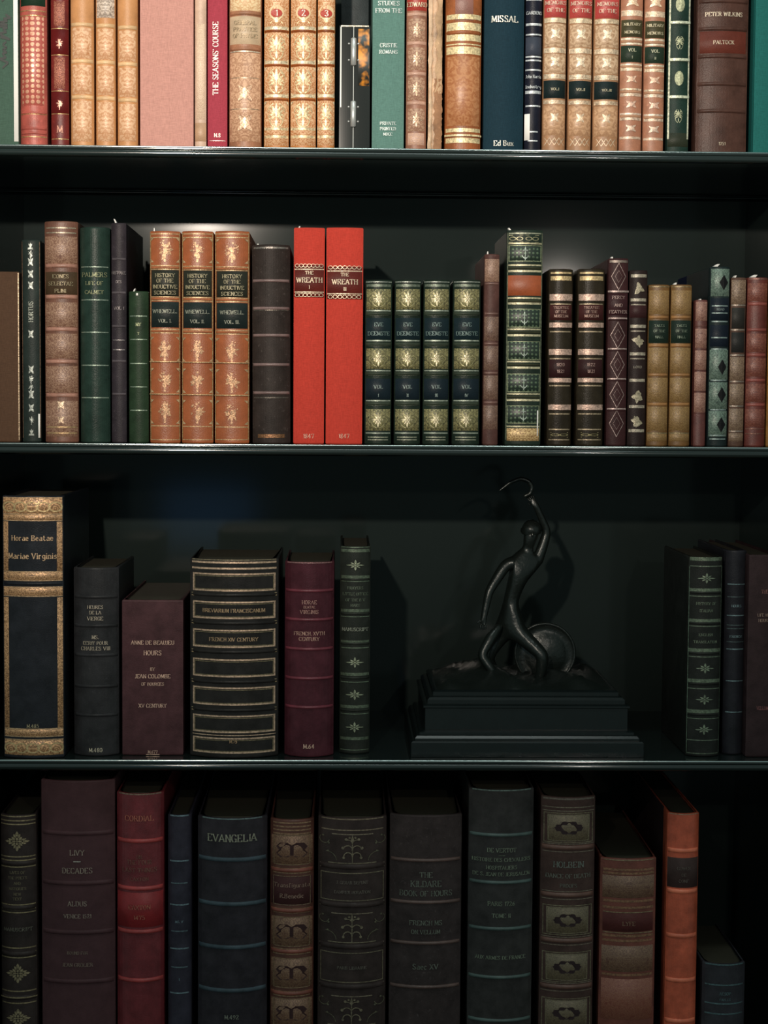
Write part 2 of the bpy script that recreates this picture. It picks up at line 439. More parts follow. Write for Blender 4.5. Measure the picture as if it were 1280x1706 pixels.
def patch(sp, name, x0, x1, z0, z1, off, mat, parent, nx=14):
    """slightly domed leather label / tooled panel: follows the spine, with a real edge; UV in cm about its centre"""
    V, U, Fc = [], [], []; zc = (z0+z1)/2; e = min(.0008, (z1-z0)*.1)
    rows = ((z0, -.00005), (z0+e*.3, off), (z1-e*.3, off), (z1, -.00005))
    for z, of in rows:
        for i in range(nx+1):
            x = x0+(x1-x0)*i/nx
            V.append(sp.P(x, z, of)); U.append((x*100, (z-zc)*100))
    for r in range(3):
        for i in range(nx):
            a = r*(nx+1)+i; Fc.append((a, a+1, a+nx+2, a+nx+1))
    return link(name, V, Fc, mat, parent, uvs=U)
def band(sp, z, mat, parent, hz=.0017, r=.0014, ext=.97, name='raised_band'):
    V, Fc = [], []; nx, ns = 18, 7; W2 = sp.w/2*ext
    for i in range(nx+1):
        x = -W2 + 2*W2*i/nx; t = min(1, (1-abs(x)/W2)*7)**.5
        for k in range(ns+1):
            a = math.pi*k/ns
            V.append(sp.P(x, z + hz*math.cos(a), r*math.sin(a)*t - .0001))
    for i in range(nx):
        for k in range(ns):
            a = i*(ns+1)+k; Fc.append((a, a+ns+1, a+ns+2, a+1))
    return link(name, V, Fc, mat, parent)
def cover_mesh(sp, d, mat, parent, joint=True, bmat=None):
    w, h = sp.w, sp.h; t = min(.0026, w*.16)
    prof = [(-w/2+t, d), (-w/2, d), (-w/2, .022), (-w/2, .0075), (-w/2+.0009 if joint else -w/2, .0045), (-w/2, .0022)]
    n = 16; arcp = []
    for i in range(n+1):
        x = -w/2*.999 + w*.999*i/n; arcp.append(sp.P(x, 0)[:2])
    prof += arcp
    prof += [(w/2, .0022), (w/2-.0009 if joint else w/2, .0045), (w/2, .0075), (w/2, .022), (w/2, d), (w/2-t, d)]
    inn = [(w/2-t, .0045)] + [(sp.P(w/2*.999*(1-2*i/n)*.9, 0, -t)[0], sp.P(w/2*.999*(1-2*i/n)*.9, 0, -t)[1]+.0004) for i in range(n+1)] + [(-w/2+t, .0045)]
    loop = prof + inn; N = len(loop)
    levels = [(0, .0009), (.0005, .0003), (.0016, 0), (h-.0016, 0), (h-.0005, .0003), (h, .0009)]
    V, Fc = [], []
    cx = 0
    for z, ins in levels:
        for i, (x, y) in enumerate(loop):
            if 0 < i < len(prof)-1:
                x = x*(1-ins/(w/2)) if True else x
                y = y + ins if y < .002 else y
            V.append((x, y, z))
    for l in range(len(levels)-1):
        for i in range(N):
            j = (i+1) % N; Fc.append((l*N+i, l*N+j, (l+1)*N+j, (l+1)*N+i))
    # caps: outer/inner rings zipped by quads
    P, I = len(prof), len(inn)
    for base, flip in ((0, True), ((len(levels)-1)*N, False)):
        a, b = 0, N-1         # outer index up, inner index down
        idx = []
        while a < P-1 or b > P:
            fa, fb = a/(P-1), (N-1-b)/(I-1)
            if (fa <= fb and a < P-1) or b <= P: tri = (base+a, base+a+1, base+b); a += 1
            else: tri = (base+a, base+b-1, base+b); b -= 1
            Fc.append(tri[::-1] if flip else tri)
    fm = None
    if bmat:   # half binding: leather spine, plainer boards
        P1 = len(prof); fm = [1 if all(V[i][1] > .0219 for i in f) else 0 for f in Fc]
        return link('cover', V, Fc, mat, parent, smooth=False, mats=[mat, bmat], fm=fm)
    return link('cover', V, Fc, mat, parent, smooth=False)
BOOKS = {}
def book(row, xl, xr, yt, col, label, ops=(), b=.18, y=0.0, kind='leather', group=None, d=None, ym=None,
         pages=None, var=.3, rough=.42, wear=0, lean=0, bandc=None, goldc=GOLD, metal=.55, head=True, boards=None):
    """ops: what is on the spine, heights read off the photograph"""
    zb = SHELF[row]
    ybot = {1: 246, 2: 738, 3: 1256, 4: 1706}[row]
    ym = ym or (max(yt, 0)+ybot)/2
    pl, pr = at(xl, ym, y), at(xr, ym, y)
    w = (pr.x-pl.x)*.985; xc = (pl.x+pr.x)/2
    xpx = (xl+xr)/2
    h = at(xpx, yt, y).z - zb
    if row >= 3 and kind == 'leather': b = min(.27, b*1.8)
    bul = w*b
    sp = Spine(w, h, bul)
    d = d or min(.222, max(.10, h*.66))
    d = min(d, BACK_Y - .006 - y)
    name = {'leather': 'leather_bound_book', 'cloth': 'cloth_bound_book', 'box': 'slipcased_book'}[kind]
    root = empty(name, (xc, y, zb+.0003), label, 'book', group)
    if lean: root.rotation_euler[1] = math.radians(lean)
    ca = alb(col, row)
    if row >= 3: rough *= .82
    mat = cloth(ca) if kind == 'cloth' else leather(ca, var, rough, wear)
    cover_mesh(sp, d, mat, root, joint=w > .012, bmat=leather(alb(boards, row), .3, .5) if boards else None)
    t = min(.0026, w*.16)
    V, Fc = boxgeo(-w/2+t*1.02, w/2-t*1.02, .0048, d-.003, .0025, h-.0028)
    o = link('page_block', V, Fc, pages or (M_DPAGES if row > 1 else M_PAGES), root, smooth=False)
    if head and w > .014:
        hb, hf = [], []
        for i in range(9):
            x = (-w/2+t)*.92*(1-i/4)
            yy = sp.P(x, 0, -t)[1] + .0016
            hb += [(x, yy-.0006, h-.0040), (x, yy-.0006, h-.0016), (x, yy+.0022, h-.0016), (x, yy+.0022, h-.0040)]
        for i in range(8):
            for k in range(4):
                a = i*4+k; b2 = i*4+(k+1) % 4
                hf.append((a, b2, b2+4, a+4))
        hf += [(3, 2, 1, 0), (32, 33, 34, 35)]
        link('headband', hb, hf, leather(tuple(min(.5, v*1.4+.02) for v in ca), .3), root)
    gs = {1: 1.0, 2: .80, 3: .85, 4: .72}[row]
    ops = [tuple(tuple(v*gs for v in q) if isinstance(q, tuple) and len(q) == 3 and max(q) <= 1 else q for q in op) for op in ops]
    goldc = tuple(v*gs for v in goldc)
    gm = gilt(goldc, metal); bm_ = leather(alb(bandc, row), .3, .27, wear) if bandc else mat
    rnd = random.Random(int(xl*7+row))
    ppm = F_PX/(1.8+y)
    yf = y - bul
    def Z(py): return max(.0008, min(h-.0008, at(xpx, py, yf).z - zb))
    S = lambda px: px/ppm
    acc = {}; labels = []
    def A(key, m, nm, par=None):
        if key not in acc: acc[key] = (Acc(sp), m, nm, par)
        return acc[key][0]
    for op in ops:
        k = op[0]
        if k == 'B':      # raised band: y, [half height px], [colour]
            hz = S(op[2]) if len(op) > 2 and op[2] else .0016
            bmat = (op[3] if not isinstance(op[3], tuple) else leather(alb(op[3], row), .3, .36)) if len(op) > 3 else bm_
            band(sp, Z(op[1]), bmat, root, hz=hz, r=min(.0017, max(.0009, w*.045)))
        elif k == 'L':    # gilt line: y, thickness px, [span], [gold]
            th = S(op[2]); s_ = op[3] if len(op) > 3 else .95; g = op[4] if len(op) > 4 else goldc
            z = Z(op[1]); on = any(abs(z - Z(q[1])) < .0012 for q in ops if q[0] == 'B')
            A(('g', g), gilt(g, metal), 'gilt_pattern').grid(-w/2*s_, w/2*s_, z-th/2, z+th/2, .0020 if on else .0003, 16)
        elif k == 'K':    # leather label: y0, y1, colour, [span]
            s_ = op[4] if len(op) > 4 else .95
            lb = patch(sp, 'title_label', -w/2*s_, w/2*s_, Z(op[2]), Z(op[1]), .00025, leather(alb(op[3], row), .2, .4), root)
            labels.append((Z(op[2]), Z(op[1]), lb))
        elif k == 'P':    # tooled panel: y0, y1, material, [span]
            s_ = op[4] if len(op) > 4 else .95
            patch(sp, 'tooled_panel', -w/2*s_, w/2*s_, Z(op[2]), Z(op[1]), .00022, op[3], root)
        elif k == 'T':    # lettering: y centre, cap height px, string, [gold], [max span], [rotated]
            g = op[4] if len(op) > 4 and op[4] else goldc; mx = op[5] if len(op) > 5 else .88
            rot = op[6] if len(op) > 6 else 0; dxp = op[7] if len(op) > 7 else 0
            ps, tw = text_polys(op[3], weight=1.0 if not rot else 1.1)
            sc = S(op[2])/6; z = Z(op[1]); sx = sc
            if not rot and tw*sx > w*mx: sx = w*mx/tw
            par = root
            for a_, b_, lb in labels:
                if a_-.001 < z < b_+.001: par = lb
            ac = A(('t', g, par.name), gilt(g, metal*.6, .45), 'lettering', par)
            for p in ps:
                if rot: q = [(-(yy-3)*sc + S(dxp), z + (xx-tw/2)*sc) for xx, yy in p]
                else: q = [((xx-tw/2)*sx + S(dxp), z + (yy-3)*sc) for xx, yy in p]
                ac.poly(q, .0008 + (.0006 if par is not root else 0))
        elif k == 'O':    # ornament: y, half height px, kind, [half width px], [gold], [x offset px]
            hh = S(op[2]); hw = S(op[4]) if len(op) > 4 and op[4] else hh
            g = op[5] if len(op) > 5 and op[5] else goldc; dx = S(op[6]) if len(op) > 6 else 0
            z = Z(op[1])
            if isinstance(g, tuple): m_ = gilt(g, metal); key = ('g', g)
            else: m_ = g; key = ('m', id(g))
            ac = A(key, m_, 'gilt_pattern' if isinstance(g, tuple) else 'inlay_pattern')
            for p in orn(op[3], rnd):
                ac.poly([(max(-w*.49, min(w*.49, dx+xx*hw)), z+yy*hh) for xx, yy in p], .0006)
        elif k == 'F':    # gilt frame: y0, y1, thickness px, inset px, [gold]
            g = op[5] if len(op) > 5 else goldc
            th = S(op[3]); i = S(op[4]); z1, z0 = Z(op[1]), Z(op[2]); ac = A(('g', g), gilt(g, metal), 'gilt_pattern')
            x0, x1 = -w/2*.97+i, w/2*.97-i
            ac.grid(x0, x1, z1-th, z1, .00035, 14); ac.grid(x0, x1, z0, z0+th, .00035, 14)
            ac.poly([(x0, z0), (x0+th, z0), (x0+th, z1), (x0, z1)], .00035); ac.poly([(x1-th, z0), (x1, z0), (x1, z1), (x1-th, z1)], .00035)
        elif k == 'E':    # gilt line down both spine edges: y0,y1, thickness, [gold]
            g = op[4] if len(op) > 4 else goldc; th = S(op[3]); z1, z0 = Z(op[1]), Z(op[2]); ac = A(('g', g), gilt(g, metal), 'gilt_pattern')
            for sgn in (-1, 1):
                xa = sgn*(w/2*.97-th/2); ac.poly([(xa-th/2, z0), (xa+th/2, z0), (xa+th/2, z1), (xa-th/2, z1)], .0004)
        elif k == 'W':    # white shelf-mark strip pasted on: y0, y1, x offset px, width px
            x0 = S(op[3]-op[4]/2); x1 = S(op[3]+op[4]/2)
            patch(sp, 'paper_tag', max(x0, -w*.495), min(x1, w*.495), Z(op[2]), Z(op[1]), .0004, M_SLIP, root, nx=3)
    for key, (ac, m_, nm, par) in acc.items():
        ac.build(nm, m_, par or root)
    BOOKS[(row, xl)] = (root, w, h, sp, d)
    return root
def bnds(*ys, **k):
    return [('B', y_, k.get('hz'), *([k['c']] if 'c' in k else [])) for y_ in ys]
def lines(*ys, t=1.4, s=.95, g=None):
    return [('L', y_, t, s) + ((g,) if g else ()) for y_ in ys]
def off(ops, dy): # same spine layout shifted down by dy pixels
    out = []
    for o in ops:
        o = list(o); o[1] += dy
        if o[0] in 'KPFEW': o[2] += dy
        out.append(tuple(o))
    return out

# ------------------------------------------------------------------ the room and the bookcase
xR = at(1240, 500, BACK_Y).x; xL = at(-18, 900, 0).x - .01
def setting(name, geo, mat):
    o = link(name, geo[0], geo[1], mat, smooth=False); o['kind'] = 'structure'; return o
setting('floor', boxgeo(-3, 3, -4, .42, -.05, 0), plain('dark_floorboards', (.06, .045, .035), .5))
setting('wall_back', boxgeo(-3, 3, .345, .42, 0, 3.2), plain('dark_wall_plaster', (.05, .06, .058), .8))
case = empty('bookcase', ((xL+xR)/2, .12, 0), 'black-green painted bookcase of glossy shelves holding all the rows of old books', 'bookcase')
ox = -(xL+xR)/2; oy = -.12
def cpart(name, geo, mat, bv=.0):
    V = [(x+ox, y+oy, z) for x, y, z in geo[0]]
    o = link(name, V, geo[1], mat, case, smooth=False)
    if bv: bevel(o, bv)
    return o
cpart('back_panel', boxgeo(xL, xR, BACK_Y, BACK_Y+.02, .0, 2.5), M_BACK)
cpart('side_panel', boxgeo(xL-.03, xL, -.03, BACK_Y+.02, 0, 2.5), M_PAINT, .002)
cpart('side_panel', boxgeo(xR, xR+.03, -.03, BACK_Y+.02, 0, 2.5), M_PAINT, .002)
cpart('top_panel', boxgeo(xL-.03, xR+.03, -.03, BACK_Y+.02, 2.5, 2.53), M_PAINT, .002)
def shelf(zt):
    # profile in (y,z): square arris on top, shallow groove, round bead below
    pr = [(BACK_Y, 0), (-.0272, 0), (-.0284, -.0003), (-.0291, -.0010), (-.0293, -.0020), (-.0291, -.0034), (-.0282, -.0040)]
    for i in range(9):
        a = math.radians(80 - 160*i/8); pr.append((-.0280 - .0024*math.cos(a), -.0068 + .0034*math.sin(a)))
    pr += [(-.0280, -.0102), (-.0262, -.0112), (BACK_Y, -.0112)]
    V = []; n = len(pr); xs = [xL, xR]
    for x in xs: V += [(x, y_, zt+z_) for y_, z_ in pr]
    # the end faces get their own corners so the long front edge shades as a straight round
    V += V[:2*n]
    Fc = [tuple(range(2*n, 3*n))[::-1], tuple(range(3*n, 4*n))] + [(i, (i+1) % n, n+(i+1) % n, n+i) for i in range(n)]
    o = cpart('shelf', (V, Fc), M_PAINT)
    for i, p in enumerate(o.data.polygons): p.use_smooth = i >= 2 and 2 <= (i-2) <= n-3
    return o
M_BEAD = plain('glint_bead_metal', (.50, .56, .55), .16, 1.0)
def glint_bead(zt, par):  # metal bead added so the painted arris shows a bright reflected line
    V, Fc = [], []; n = 10
    for x in (xL+.0005, xR-.0005):
        V += [(x+ox, -.0284+oy+.0012*math.cos(2*math.pi*i/n), zt-.0006+.0012*math.sin(2*math.pi*i/n)) for i in range(n)]
    V += V[:2*n]
    Fc = [(i, (i+1) % n, n+(i+1) % n, n+i) for i in range(n)] + [tuple(range(2*n, 3*n))[::-1], tuple(range(3*n, 4*n))]
    o = link('glint_bead', V, Fc, M_BEAD, par)
def back_bead(zt, par):
    V = []; n = 7; q = [(BACK_Y, zt-.0112)] + [(BACK_Y-.0045*math.cos(math.pi/2*i/5)+0, zt-.0112-.0045*math.sin(math.pi/2*i/5)) for i in range(6)]
    for x in (xL, xR): V += [(x+ox, y_+oy, z_) for y_, z_ in q]
    link('rear_bead', V, [(i, (i+1) % n, n+(i+1) % n, n+i) for i in range(n)], M_PAINT, par)
for r_ in (1, 2, 3): back_bead(SHELF[r_], case)
for r_ in (1, 2, 3, 4): glint_bead(SHELF[r_], shelf(SHELF[r_]))
shelf(2.12); shelf(.22)

# ================================================================== TOP ROW
lb = label = None
book(1, -28, 31, -105, (78, 104, 86), 'grey-green volume with black handwritten script and white edge, leftmost on the top shelf',
     [('W', -60, 236, 25, 8),], b=.0, kind='cloth', y=-.012, d=.2)
# handwriting runs up the spine: built as rotated strokes
def handwriting():
    root, w, h, sp, d = BOOKS[(1, -28)]
    a = Acc(sp)
    for cz, s_ in ((.105, .026), (.172, .026)):
        for p in orn('script'):
            a.poly([(.004 - yy*.0075, cz + xx*s_) for xx, yy in p][::-1], .0007)
    a.build('handwriting', plain('black_ink', (.015, .02, .018), .6), root)
handwriting()
book(1, 34, 79, -60, (196, 100, 84), 'salmon-red leather book with diamond rows of gilt dots, beside the green handwritten spine',
     [('K', -50, 10, (40, 62, 46), .9)] + [('P', 26, 176, tooled(alb((196, 98, 82), 1), (.80, .42, .28), 1.9, .42, kind='dots'), .8)] +
     bnds(188, 214, 222, hz=2) + lines(18, 26, 190, 228), b=.3, wear=.2)
book(1, 85, 115, -90, (120, 42, 36), 'narrow dark red leather book with two small gilt crests, right of the salmon one',
     [('K', 48, 92, (104, 30, 26)), ('K', 152, 190, (100, 30, 26)), ('O', 72, 9, 'spray', 7, (.60, .30, .22)), ('O', 174, 9, 'spray', 7, (.60, .30, .22))] + lines(48, 92, 152, 190, 232, t=1) +
     [('P', 96, 148, tooled(alb((118, 40, 34), 1), (.42, .16, .10), 3.2, .5), .6), ('P', 2, 44, tooled(alb((118, 40, 34), 1), (.42, .16, .10), 3.2, .5), .6)] +
     [('T', 216, 11, 'M', (.55, .25, .18), .5)], b=.22, wear=.3)
calf = tooled(alb((204, 132, 76), 1), (.74, .50, .32), .95, .5, .14, .05)
for i, (a, b_, dy) in enumerate(((118, 157, 0), (160, 193, 2), (196, 230, 5))):
    ops = [('P', 46+dy, 98+dy, calf, .8), ('P', 108+dy, 157+dy, calf, .8), ('P', 168+dy, 236, calf, .8)] + bnds(41+dy, 102+dy, 162+dy, -20, hz=3.2, c=(240, 196, 140))
    if i == 1: ops += [('P', -10, 30, tooled(alb((120, 100, 84), 1), (.70, .58, .48), 1.2, .5, .12, .0), .9)]
    book(1, a, b_, -95, (220, 156, 98), ('honey-coloured calf book, first of the matched three, beside the dark red one',
         'honey-coloured calf book with a mottled grey label, middle of its three',
         'honey-coloured calf book, last of the matched three, beside the wide pink cloth one')[i], ops, b=.26, group='honey calf set on the top shelf', var=.16)
book(1, 233, 323, -80, (222, 162, 142), 'wide plain dusty-pink cloth book on the top shelf', [], b=.03, kind='cloth', y=-.004)
book(1, 325, 344, -75, (226, 190, 158), 'thin cream vellum book with faint ink lettering, between pink cloth and crimson cloth',
     [('P', 40, 200, tooled(alb((226, 190, 158), 1), (.62, .46, .33), 2.0, .35, .08, 0), .7), ('K', 205, 236, (206, 164, 124))], b=.15, var=.2)
book(1, 346, 379, -85, (186, 74, 84), "crimson cloth book lettered THE SEASONS' COURSE up its spine",
     [('T', 98, 8.5, "THE SEASONS' COURSE", (.85, .72, .66), .9, 1, -3), ('T', 226, 6, 'N.8', (.9, .75, .68), .6), ('L', 235, 1, .8, (.9, .75, .68))], b=.1, kind='cloth')
book(1, 382, 436, -60, (172, 118, 84), 'brown calf book with a pale worn label above its band, beside crimson cloth',
     [('P', -40, 18, tooled(alb((230, 176, 120), 1), (.85, .64, .4), 1.2, .5, .1, 0), .94), ('K', 27, 74, (218, 190, 150)), ('T', 38, 6, 'GENERAL', (.5, .36, .22)), ('T', 49, 6, 'PRACTICE', (.5, .36, .22)), ('T', 60, 6, 'OF PHYSIC', (.5, .36, .22)),
      ('P', 88, 236, tooled(alb((172, 118, 84), 1), (.62, .38, .24), 1.1, .4, .12, .0), .94), ('O', 155, 16, 'floret', 14, (.66, .42, .28)), ('O', 205, 16, 'floret', 14, (.66, .42, .28)), ('L', 86, 2, .92, (.85, .72, .55))] +
     bnds(22, 81, hz=3) + lines(130, 182, t=1.5, g=(.62, .42, .28)), b=.26, wear=.25)
pan = tooled(alb((196, 116, 54), 1), (.74, .50, .30), 1.5, .55, .1, .15)
for i, (a, b_) in enumerate(((440, 482), (484, 527), (529, 558))):
    ops = [('P', -40, 47, pan, .96), ('P', 54, 104, pan, .96), ('P', 111, 160, pan, .96), ('P', 168, 243, pan, .96)]
    for yy in (80, 136, 193): ops += [('O', yy, 22, 'palmette', (b_-a)*.40, (.92, .72, .42)), ('O', yy, 24, 'corners', (b_-a)*.45, (.92, .76, .5))]
    ops += [('O', 21, 12, 'oval', 13, leather(alb((246, 214, 160), 1), .1)), ('O', 35, 9, 'crown', 12, (.88, .68, .40))]
    ops += lines(47, 104, 160, t=5, g=(.90, .76, .52)) + lines(215, 228, t=4, g=(.88, .68, .4)) + bnds(52, 109, 166, hz=1.8, c=(150, 76, 30))
    o = book(1, a, b_, -95, (208, 134, 70), ('first' if i == 0 else 'second' if i == 1 else 'third and slimmest') + ' of three gold-tooled tan books, red oval numbered %d' % (i+1), ops, b=.24, group='gold-tooled tan set with numbered ovals', var=.15, metal=.3)
    root, w, h, sp, d = BOOKS[(1, a)]
    z = at((a+b_)/2, 21, -.01).z - SHELF[1]
    ac = Acc(sp); ac.poly([(x*.0062, z+y_*.0042) for x, y_ in orn('oval')[0]], .0011)
    ov = ac.build('number_label', leather(alb((196, 66, 48), 1), .1), root)
    ac = Acc(sp); ps, tw = text_polys(str(i+1)); s_ = .0010
    for p in ps: ac.poly([((xx-tw/2)*s_, z+(yy-3)*s_) for xx, yy in p], .0016)
    ac.build('lettering', gilt((.9, .85, .75), .1), ov)
# black clasped volume with amber mottling
o = book(1, 565, 617, 42, (24, 28, 26), 'short black book with two steel clasps and amber mottling on its spine', [('L', 44, 2, .9, (.5, .45, .35))], b=.0, rough=.17, var=.2, y=-.004)
def clasps():
    root, w, h, sp, d = BOOKS[(1, 565)]
    gl = plain('black_lacquer', (.012, .014, .013), .12)
    for ch in root.children:
        if ch.name.startswith('cover'): ch.data.materials[0] = gl
    steel = plain('brushed_steel', (.55, .56, .55), .32, .6)
    xc = -.0012
    for ya, yb in ((65, 112), (170, 214)):
        z1, z0 = (at(590, yy, 0).z - SHELF[1] for yy in (ya, yb))
        V, Fc = [], []; n = 12
        for z, r in ((z0, .0012), (z0+.001, .0030), (z1-.001, .0030), (z1, .0012)):
            V += [(xc + r*math.cos(2*math.pi*i/n), sp.P(xc, 0)[1]-.0014 + r*math.sin(2*math.pi*i/n)*.9, z) for i in range(n)]
        for l in range(3): Fc += [(l*n+i, l*n+(i+1) % n, (l+1)*n+(i+1) % n, (l+1)*n+i) for i in range(n)]
        Fc += [tuple(range(n))[::-1], tuple(range(3*n, 4*n))]
        cl = link('clasp', V, Fc, steel, root)
        for sx in (-1, 1):
            for z in (z0+.006, z1-.006):
                V2, F2 = [], []
                for rr, dy in ((.0012, 0), (.0010, -.0008), (.0004, -.0012)):
                    V2 += [(xc+sx*.0048+rr*math.cos(2*math.pi*i/8), sp.P(0, 0)[1]-.0002+dy, z+rr*math.sin(2*math.pi*i/8)) for i in range(8)]
                for l in range(2): F2 += [(l*8+i, l*8+(i+1) % 8, (l+1)*8+(i+1) % 8, (l+1)*8+i) for i in range(8)]
                F2.append(tuple(range(16, 24)))
                link('rivet', V2, F2, steel, cl)
    ac = Acc(sp)
    z0, z1 = .004, h-.002
    ac.poly([(xc-.0003, z0), (xc+.0003, z0), (xc+.0003, z1), (xc-.0003, z1)], .0004)
    ac.poly([(-w*.47, h*.35), (-w*.43, h*.35), (-w*.43, z1), (-w*.47, z1)], .0004)
    ac.build('seam', plain('pale_seam', (.45, .48, .46), .3), root)
    m, nt, bb = nmat('amber_mottling'); v = objvec(nt)
    f = ramp(nt, noise(nt, 90, 2, v), .44, .62)
    nt.links.new(mixcol(nt, f, (.02, .022, .02), (.75, .28, .03)), bb.inputs['Base Color']); bb.inputs['Roughness'].default_value = .3
    patch(sp, 'mottled_panel', .0035, w*.47, h*.52, h*.97, .0003, m, root, nx=5)
clasps()
book(1, 568, 614, -70, (60, 68, 66), 'tall dark grey book standing behind the short black clasped book', [], b=.05, y=.105, d=.12)
book(1, 620, 674, -85, (104, 142, 126), 'grey-green cloth book with faint silver lettering, right of the black clasped book',
     [('T', 6, 7, 'STUDIES', SILV), ('T', 18, 7, 'FROM THE', SILV), ('T', 76, 6, 'CRISTIE', SILV), ('T', 87, 6, 'ROMANS', SILV), ('T', 206, 5, 'PRIVATE', SILV), ('T', 215, 5, 'PRINTED', SILV), ('T', 224, 4.5, 'MDCC', SILV)], b=.06, kind='cloth')
ops = [('K', -20, 18, (176, 64, 52)), ('T', 8, 7, 'EDWARD', (.85, .72, .5))] + bnds(24, 72, 123, 172, hz=3, c=(206, 160, 132)) + [('P', 222, 242, tooled(alb((196, 158, 140), 1), (.5, .3, .2), 1.5, .35, .1, 0), .8)]
for yy in (50, 98, 148, 200): ops += [('O', yy, 13, 'star', 11, (.62, .42, .28)), ('P', yy-19, yy+19, tooled(alb((150, 102, 78), 1), (.42, .27, .18), 1.3, .5, .1, 0), .82)]
book(1, 677, 711, -90, (160, 110, 84), 'slim brown calf book with pale raised bands, star stamps and a red top label', ops, b=.24, wear=.2)
# torn spine
o = book(1, 714, 737, -60, (206, 166, 124), 'thin book with a torn and peeling cream spine, left of the wide gold-banded calf book', [], b=.25, var=.55, wear=.5)
def torn():
    root, w, h, sp, d = BOOKS[(1, 714)]; R = random.Random(5)
    for k, (z0, z1, x0, x1) in enumerate(((.002, .075, -.001, w*.46), (.06, h-.01, -w*.1, w*.42), (.0, h-.004, -w*.47, -w*.22))):
        V, Fc, U = [], [], []; n = 22
        for i in range(n+1):
            z = z0+(z1-z0)*i/n
            xa = x0 + R.uniform(-.0009, .0009); xb = x1 + R.uniform(-.0009, .0009)
            if k == 1: xa += .003*abs(math.sin(i*.7))
            for j in range(4):
                V.append(sp.P(xa+(xb-xa)*j/3, z, .0004+.0009*(j == (0 if k != 2 else 3))+R.uniform(0, .0005)))
        for i in range(n):
            for j in range(3):
                a = i*4+j; Fc.append((a, a+1, a+5, a+4))
        link('torn_strip', V, Fc, leather(alb(((176, 130, 92), (214, 176, 132), (232, 200, 160))[k], 1), .35, .8, .3), root)
torn()
gb = (.92, .74, .42)
book(1, 742, 802, -55, (160, 92, 50), 'wide worn brown calf book with bright gilt bands near head and foot',
     [('K', -30, 34, (150, 104, 88), .5), ('L', 45, 14, .95, gb), ('L', 62, 12, .95, gb), ('L', 74, 2, .95, gb), ('L', 84, 12, .95, gb), ('L', 28, 8, .95, gb), ('L', 217, 6, .95, gb), ('L', 226, 3, .95, gb), ('L', 234, 8, .95, gb),
      ('P', 94, 210, tooled(alb((164, 92, 48), 1), (.45, .22, .10), .7, .5, .16, 0), .9)] + bnds(54, hz=3.5) + bnds(226, hz=2), b=.26, metal=.25, wear=.2)
book(1, 806, 873, -65, (32, 58, 66), 'wide dark teal-blue cloth book lettered MISSAL near the top',
     [('T', 32, 10, 'MISSAL', (.85, .82, .72), .7), ('T', 239, 8, 'Ed Bux', (.75, .74, .66), .62)], b=.16, kind='cloth')
sl = (.62, .66, .68)
book(1, 875, 902, -75, (34, 38, 46), 'narrow black leather book with pale silver bands and a white tag at its foot',
     [('T', 22, 5, 'GARDENS', sl), ('L', 0, 2, .95, sl), ('L', 41, 4, .95, sl), ('L', 58, 2.5, .95, sl), ('L', 95, 2.5, .95, sl), ('L', 101, 2.5, .95, sl), ('L', 117, 2.5, .95, sl), ('T', 128, 5, 'John Harris', sl), ('T', 145, 5, 'Industry', sl),
      ('L', 154, 5, .95, sl), ('L', 177, 2.5, .9, sl), ('L', 220, 2, .6, sl), ('L', 235, 2, .6, sl), ('K', 62, 92, (66, 72, 80)), ('W', 190, 234, -9, 8)], b=.25, metal=.25, rough=.35)
ops = [('K', -20, 29, (190, 74, 66)), ('T', 5, 6, 'MEMOIRS', (.82, .55, .42)), ('T', 17, 6, 'OF THE', (.82, .55, .42)), ('L', 34, 7, .95, (.80, .62, .42)), ('K', 134, 164, (30, 44, 42)), ('T', 149, 4, 'VOL.I', (.5, .45, .3)),
       ('L', 84, 8, .95, (.78, .60, .42)), ('L', 126, 5, .95, (.78, .60, .42)), ('L', 130, 2, .95, (.86, .7, .5)), ('L', 170, 6, .95, (.74, .55, .38)),
       ('O', 56, 10, 'floret', 9, (.88, .70, .5)), ('O', 103, 10, 'floret', 9, (.88, .70, .5)), ('O', 196, 9, 'floret', 8, (.78, .58, .4)), ('O', 236, 6, 'cross_hatch', 15, (.78, .58, .40)),
       ('P', 40, 78, tooled(alb((160, 118, 80), 1), (.62, .45, .3), .8, .5, .15, 0), .9), ('P', 90, 122, tooled(alb((160, 118, 80), 1), (.62, .45, .3), .8, .5, .15, 0), .9), ('P', 176, 226, tooled(alb((164, 118, 80), 1), (.55, .34, .2), .8, .5, .15, 0), .9)]
for i, (a, b_) in enumerate(((905, 943), (947, 986), (989, 1031))):
    o2 = [(q if not (q[0] == 'T' and q[3] == 'VOL.I') else ('T', 149, 4, 'VOL.' + 'I'*(i+1), (.5, .45, .3))) for q in ops]
    book(1, a, b_, -70, (178, 132, 92), ('first of three light tan books with red and black labels, beside narrow black book', 'middle of three light tan books with red and black labels',
         'last of three light tan books with red and black labels, nearest the green-labelled pair')[i], off(o2, i*1), b=.24, group='tan set with red and black labels', metal=.25, wear=.2)
